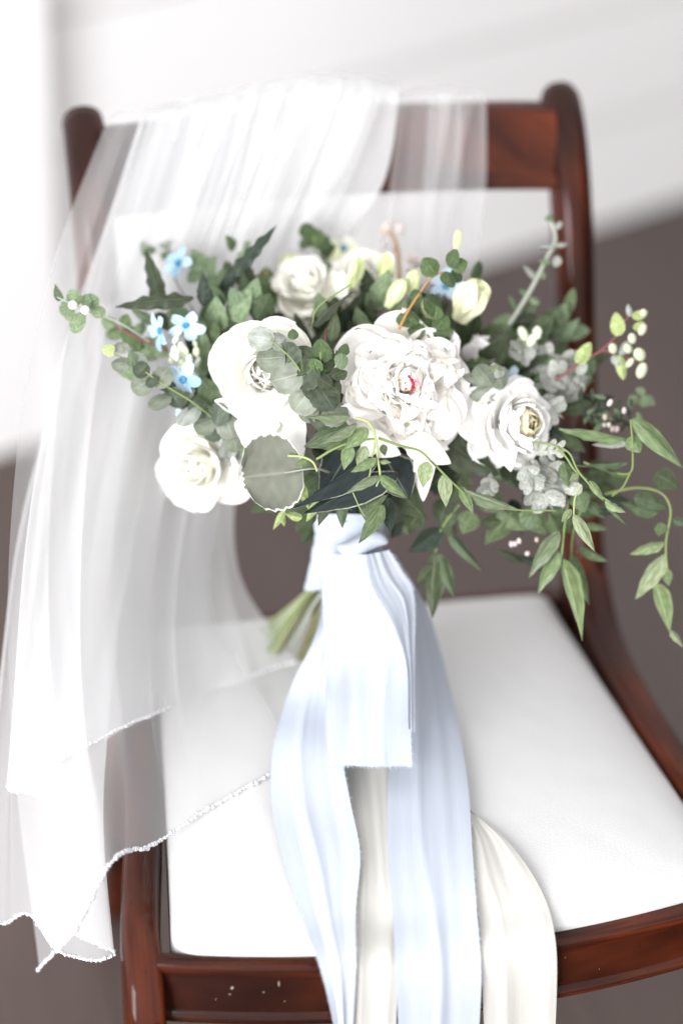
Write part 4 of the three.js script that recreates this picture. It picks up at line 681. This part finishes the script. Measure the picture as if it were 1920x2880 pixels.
{ // leaves packed between the flowers
  const g = group('filler_greenery', bouquet);
  for (let i = 0; i < 190; i++) {
    const a = rr(0, 6.28), q = Math.sqrt(rr(0.02, 1)), x = 1030 + Math.cos(a) * q * 440, y = 1140 + Math.sin(a) * q * 290, out = Math.atan2(y - 1350, x - 1000) + rr(-0.8, 0.8), len = rr(60, 130), d0 = hd(x, y, rr(0.055, 0.12)), bloom = [[1118, 1085, 200, 2.088], [768, 1055, 150, 2.098], [1405, 1195, 130, 2.108], [590, 1295, 140, 2.165], [872, 850, 110, 2.19], [1010, 825, 100, 2.2]].find((f) => Math.hypot(x - f[0], y - f[1]) < f[2] + 50), d = bloom ? Math.max(d0, bloom[3] + 0.035) : d0;
    if (x < 700 && y > 1200) continue;
    const k = rnd() < 0.55 ? 'dark' : rnd() < 0.5 ? 'jasmineDull' : 'sage';
    leaf(g, k, [x, y, d + 0.01], [x + Math.cos(out) * len, y + Math.sin(out) * len, d - 0.01], rr(18, 40), { geo: rnd() < 0.5 ? LG.dark : LG.box });
  }
  for (const [n, x0, x1, y0, y1, d0, d1] of [[24, 560, 720, 800, 1190, 2.14, 2.18], [22, 700, 1330, 850, 950, 2.19, 2.24], [34, 1340, 1620, 880, 1130, 2.15, 2.2], [7, 400, 560, 880, 1120, 2.12, 2.15]]) for (let i = 0; i < n; i++) {
    const x = rr(x0, x1), y = rr(y0, y1), a = Math.atan2(y - 1350, x - 1000) + rr(-0.7, 0.7), len = rr(50, 110), d = rr(d0, d1);
    leaf(g, 'sage', [x, y, d + 0.01], [x + Math.cos(a) * len, y + Math.sin(a) * len, d], rr(16, 32), { mats: rnd() < 0.5 ? L.sage : rnd() < 0.6 ? L.jasmineDull : L.dark, geo: rnd() < 0.5 ? LG.box : LG.dark });
  }
  for (let i = 0; i < 40; i++) { const x = rr(1380, 1700), y = rr(1150, 1440), a = rr(-0.6, 1.2), len = rr(50, 100); leaf(g, 'dark', [x, y, hd(x, y, 0.05)], [x + Math.cos(a) * len, y + Math.sin(a) * len, hd(x, y, 0.04)], rr(16, 30), { mats: [...L.dark, ...L.jasmineDull] }); }
  // too many and too hidden to tell apart: joined into one part, one material slot per kind of leaf
  const byMat = new Map();
  for (const m of g.children) { m.updateMatrix(); if (!byMat.has(m.material)) byMat.set(m.material, []); byMat.get(m.material).push(m.geometry.clone().applyMatrix4(m.matrix)); }
  const mats = [...byMat.keys()], joined = mergeGeometries(mats.map((m) => mergeGeometries(byMat.get(m))), true);
  bouquet.remove(g);
  mesh('filler_greenery', joined, mats, bouquet).userData = { kind: 'stuff', label: 'dark green leaves packed between and behind the flowers' };
}

// ---------------------------------------------------------------- handle and ribbons
const silkTex = dataTex(256, 256, (u, v) => { const a = N(u * 60, v * 4, 2) * 26 + N(u * 7, v * 7, 5) * 60; return [128 + a, 128 + a, 128 + a]; }, false);
const silk = (hex) => new THREE.MeshPhysicalMaterial({ color: hex, roughness: 0.8, bumpMap: silkTex, bumpScale: 0.0004, side: THREE.DoubleSide, specularIntensity: 0.25 });
const blueSilk = silk(0xb0b6c1), creamSilk = silk(0xbebcb6);
{
  const h = group('stem_bundle', bouquet);
  const ends = []; for (let i = 0; i < 34; i++) ends.push([rr(728, 888), 0, rr(-0.014, 0.014)]);
  for (const e of ends) {
    const k = (e[0] - 738) / 142, y = lerp(1800, 1880, k) + rr(-40, 34), d = onSeat(e[0], Math.min(y, 1870), 0.006) - 0.012 + e[2] * 0.6, j = rr(-1, 1);
    mesh('stem', tube([[985 + j * 60, 1440, 2.13 + e[2]], [940 + k * 80 + j * 20, 1570, 2.155 + e[2]], [lerp(850, 930, k), 1680, 2.205 + e[2]], [e[0], y, d]].map(([x, yy, dd]) => rel(P(x, yy, dd))), mm(rr(4.5, 7)), mm(rr(3.5, 6.5)), 14, 8), [stemMat.cut, stemMat.green, stemMat.grey, stemMat.brownGreen][Math.floor(rnd() * 4)], h);
  }
  // wrap: overlapping turns of blue silk round the stems
  const turn = (c0, c1, r, name, s) => mesh(name, grid(40, 10, (u, v) => {
    const a = u * Math.PI * 2.15, cx = lerp(c0[0], c1[0], v), cy = lerp(c0[1], c1[1], v) + Math.sin(a + s) * 10, d = lerp(c0[2], c1[2], v), R = mm(lerp(r[0], r[1], v)) * (1 + 0.03 * N(a * 2, v * 5, s)) + u * 0.0008;
    return rel(P(cx, cy, d)).addScaledVector(RIGHT, Math.cos(a) * R).addScaledVector(FWD, Math.sin(a) * R * 0.8);
  }, (u, v) => [u * 2, v]), blueSilk, w);
  const w = group('ribbon_wrap', bouquet); w.userData.label = 'pale blue silk wound round the stems under the flowers';
  turn([985, 1455, 2.135], [985, 1530, 2.14], [112, 100], 'ribbon_turn', 0.3); turn([985, 1510, 2.14], [960, 1590, 2.155], [104, 92], 'ribbon_turn', 2.2); turn([962, 1570, 2.155], [925, 1650, 2.18], [92, 74], 'ribbon_turn', 4.1);
}
function strip(parent, name, left, right, mat, { nv = 60, nu = 26, s = 0, crease = 0.002, fray = true, ends = false } = {}) {
  const a = spline(left.map((q) => rel(P(...q)))), b = spline(right.map((q) => rel(P(...q))));
  const g = grid(nu, nv, (u, v) => {
    const p = a.getPoint(v).lerp(b.getPoint(v), u), k = crease * Math.sin(Math.PI * u);
    return p.addScaledVector(FWD, -(k * (0.7 * (1 - 2 * Math.pow(Math.abs(Math.sin(u * 5.2 + s + 1.1 * N(v * 1.7, s, 1))), 0.6)) + 0.9 * N(u * 6 + s, v * 1.3, s)) + crease * 0.35 * N(v * 2.6, u * 2, s + 5))).addScaledVector(UP, ends ? -0.0022 * Math.pow(v, 12) * (N(u * 5, s, 2) + 0.5 * N(u * 16, s, 4)) : 0);
  }, (u, v) => [u * 0.6, v * 3]);
  const m = mesh(name, g, mat, parent);
  if (fray) { // loose threads along the torn edges
    const pos = [], at = g.attributes.position, q = V(), t = V();
    const thread = (i, i2, o) => {
      const k = rnd(), w = V().fromBufferAttribute(at, i2); q.fromBufferAttribute(at, i).lerp(w, k); t.fromBufferAttribute(at, o);
      const dir = q.clone().sub(t).normalize(), along = w.sub(q).normalize(), e = q.clone().addScaledVector(dir, rr(0.0006, 0.0032) * (rnd() < 0.12 ? 2 : 1)).addScaledVector(along, rr(-0.0012, 0.0012)).addScaledVector(FWD, rr(-0.0008, 0.0008));
      q.addScaledVector(dir, -0.0004); for (const c of [q.clone().addScaledVector(along, 0.0002), q.clone().addScaledVector(along, -0.0002), e]) pos.push(c.x, c.y, c.z);
    };
    for (let j = 0; j < nv; j++) for (let k = 0; k < 12; k++) { const r = j * (nu + 1), r2 = r + nu + 1; thread(r, r2, r + 1); thread(r + nu, r2 + nu, r + nu - 1); }
    if (ends) for (let i = 0; i < nu; i++) for (let k = 0; k < 10; k++) thread(nv * (nu + 1) + i, nv * (nu + 1) + i + 1, (nv - 1) * (nu + 1) + i);
    const fg = new THREE.BufferGeometry(); fg.setAttribute('position', new THREE.Float32BufferAttribute(pos, 3)); fg.computeVertexNormals(); fg.setAttribute('uv', new THREE.Float32BufferAttribute(new Array((pos.length / 3) * 2).fill(0), 2));
    const f = mesh('frayed_edge', fg, mat, m); f.userData.kind = 'stuff';
  }
  return m;
}
{
  const s = (x, y, lift = 0.006) => [x, y, onSeat(x, y, lift)], f = (x, y, z = 0.512) => [x, y, onZ(x, y, z)];
  const r = group('ribbon', bouquet); r.userData.label = 'long pale blue and cream silk ribbons falling over the front of the seat';
  // right blue tail, long and lowest
  strip(r, 'ribbon_tail', [[1070, 1545, 2.115], [1110, 1680, 2.125], [1122, 1850, 2.14], s(1104, 2050, 0.03), s(1090, 2250, 0.018), s(1092, 2420, 0.015), s(1104, 2560, 0.013), f(1112, 2720), f(1122, 2940)],
    [[1110, 1560, 2.13], [1190, 1690, 2.16], s(1240, 1840, 0.03), s(1290, 2050, 0.012), s(1316, 2220, 0.013), s(1328, 2400, 0.014), s(1338, 2540, 0.013), f(1352, 2720), f(1344, 2940)], blueSilk, { s: 1, crease: 0.003 });
  // left blue tail, billowing outwards
  strip(r, 'ribbon_tail', [[905, 1600, 2.12], [895, 1760, 2.125], s(820, 1930, 0.045), s(772, 2090, 0.03), s(764, 2250, 0.014), s(800, 2430, 0.008), s(850, 2580, 0.008), f(905, 2740), f(950, 2940)],
    [[960, 1600, 2.12], [960, 1780, 2.135], s(950, 1950, 0.05), s(960, 2120, 0.035), s(985, 2260, 0.02), s(1012, 2400, 0.016), s(1000, 2560, 0.014), f(1000, 2720), f(990, 2940)], blueSilk, { s: 4, crease: 0.003 });
  // cream tail between them
  strip(r, 'ribbon_tail', [s(930, 2140, 0.012), s(960, 2220, 0.008), s(985, 2330, 0.008), s(990, 2480, 0.007), s(985, 2580, 0.007), f(985, 2720, 0.507), f(978, 2940, 0.507)],
    [s(1100, 2130, 0.012), s(1105, 2260, 0.008), s(1108, 2400, 0.008), s(1118, 2520, 0.007), s(1120, 2600, 0.007), f(1118, 2720, 0.507), f(1112, 2940, 0.507)], creamSilk, { s: 8, crease: 0.0028, fray: false });
  // cream tail to the right, turned over at the seat's front edge
  strip(r, 'ribbon_tail', [s(1270, 2230, 0.006), s(1310, 2340, 0.008), s(1325, 2480, 0.008), s(1345, 2580, 0.008), f(1352, 2700, 0.506), f(1362, 2940, 0.506)],
    [s(1322, 2278, 0.004), s(1420, 2360, 0.008), s(1490, 2450, 0.009), s(1540, 2550, 0.009), f(1562, 2660, 0.506), f(1560, 2940, 0.506)], creamSilk, { s: 11, crease: 0.0028, fray: false });
  // short blue end in front, with its torn lower edge
  strip(r, 'ribbon_tail', [[905, 1560, 2.095], [910, 1700, 2.1], [916, 1850, 2.105], s(918, 2000, 0.075), s(922, 2153, 0.05)],
    [[1030, 1560, 2.09], [1080, 1680, 2.095], [1135, 1800, 2.1], s(1150, 1950, 0.075), s(1157, 2156, 0.045)], blueSilk, { s: 15, crease: 0.003, ends: true });
  // fold from the knot to the right edge of the short end
  strip(r, 'ribbon_tail', [[1030, 1560, 2.088], [1050, 1650, 2.088], [1100, 1740, 2.09], [1140, 1850, 2.095], s(1148, 2050, 0.07)],
    [[1092, 1548, 2.1], [1130, 1610, 2.105], [1160, 1660, 2.11], [1165, 1850, 2.105], s(1166, 2060, 0.065)], blueSilk, { s: 19, crease: 0.002 });
  const knot = mesh('knot', grid(24, 12, (u, v) => { const a = u * Math.PI * 2, b = v * Math.PI; return rel(P(1020 + 72 * Math.cos(b), 1530 + 30 * Math.sin(b) * Math.sin(a) + 8 * Math.cos(b * 3) - 14 * Math.cos(b), 2.098 - 0.012 * Math.sin(b) * Math.cos(a) + 0.001 * N(u * 9, v * 7, 3))); }), blueSilk, r);
}

renderer.render(scene, camera);
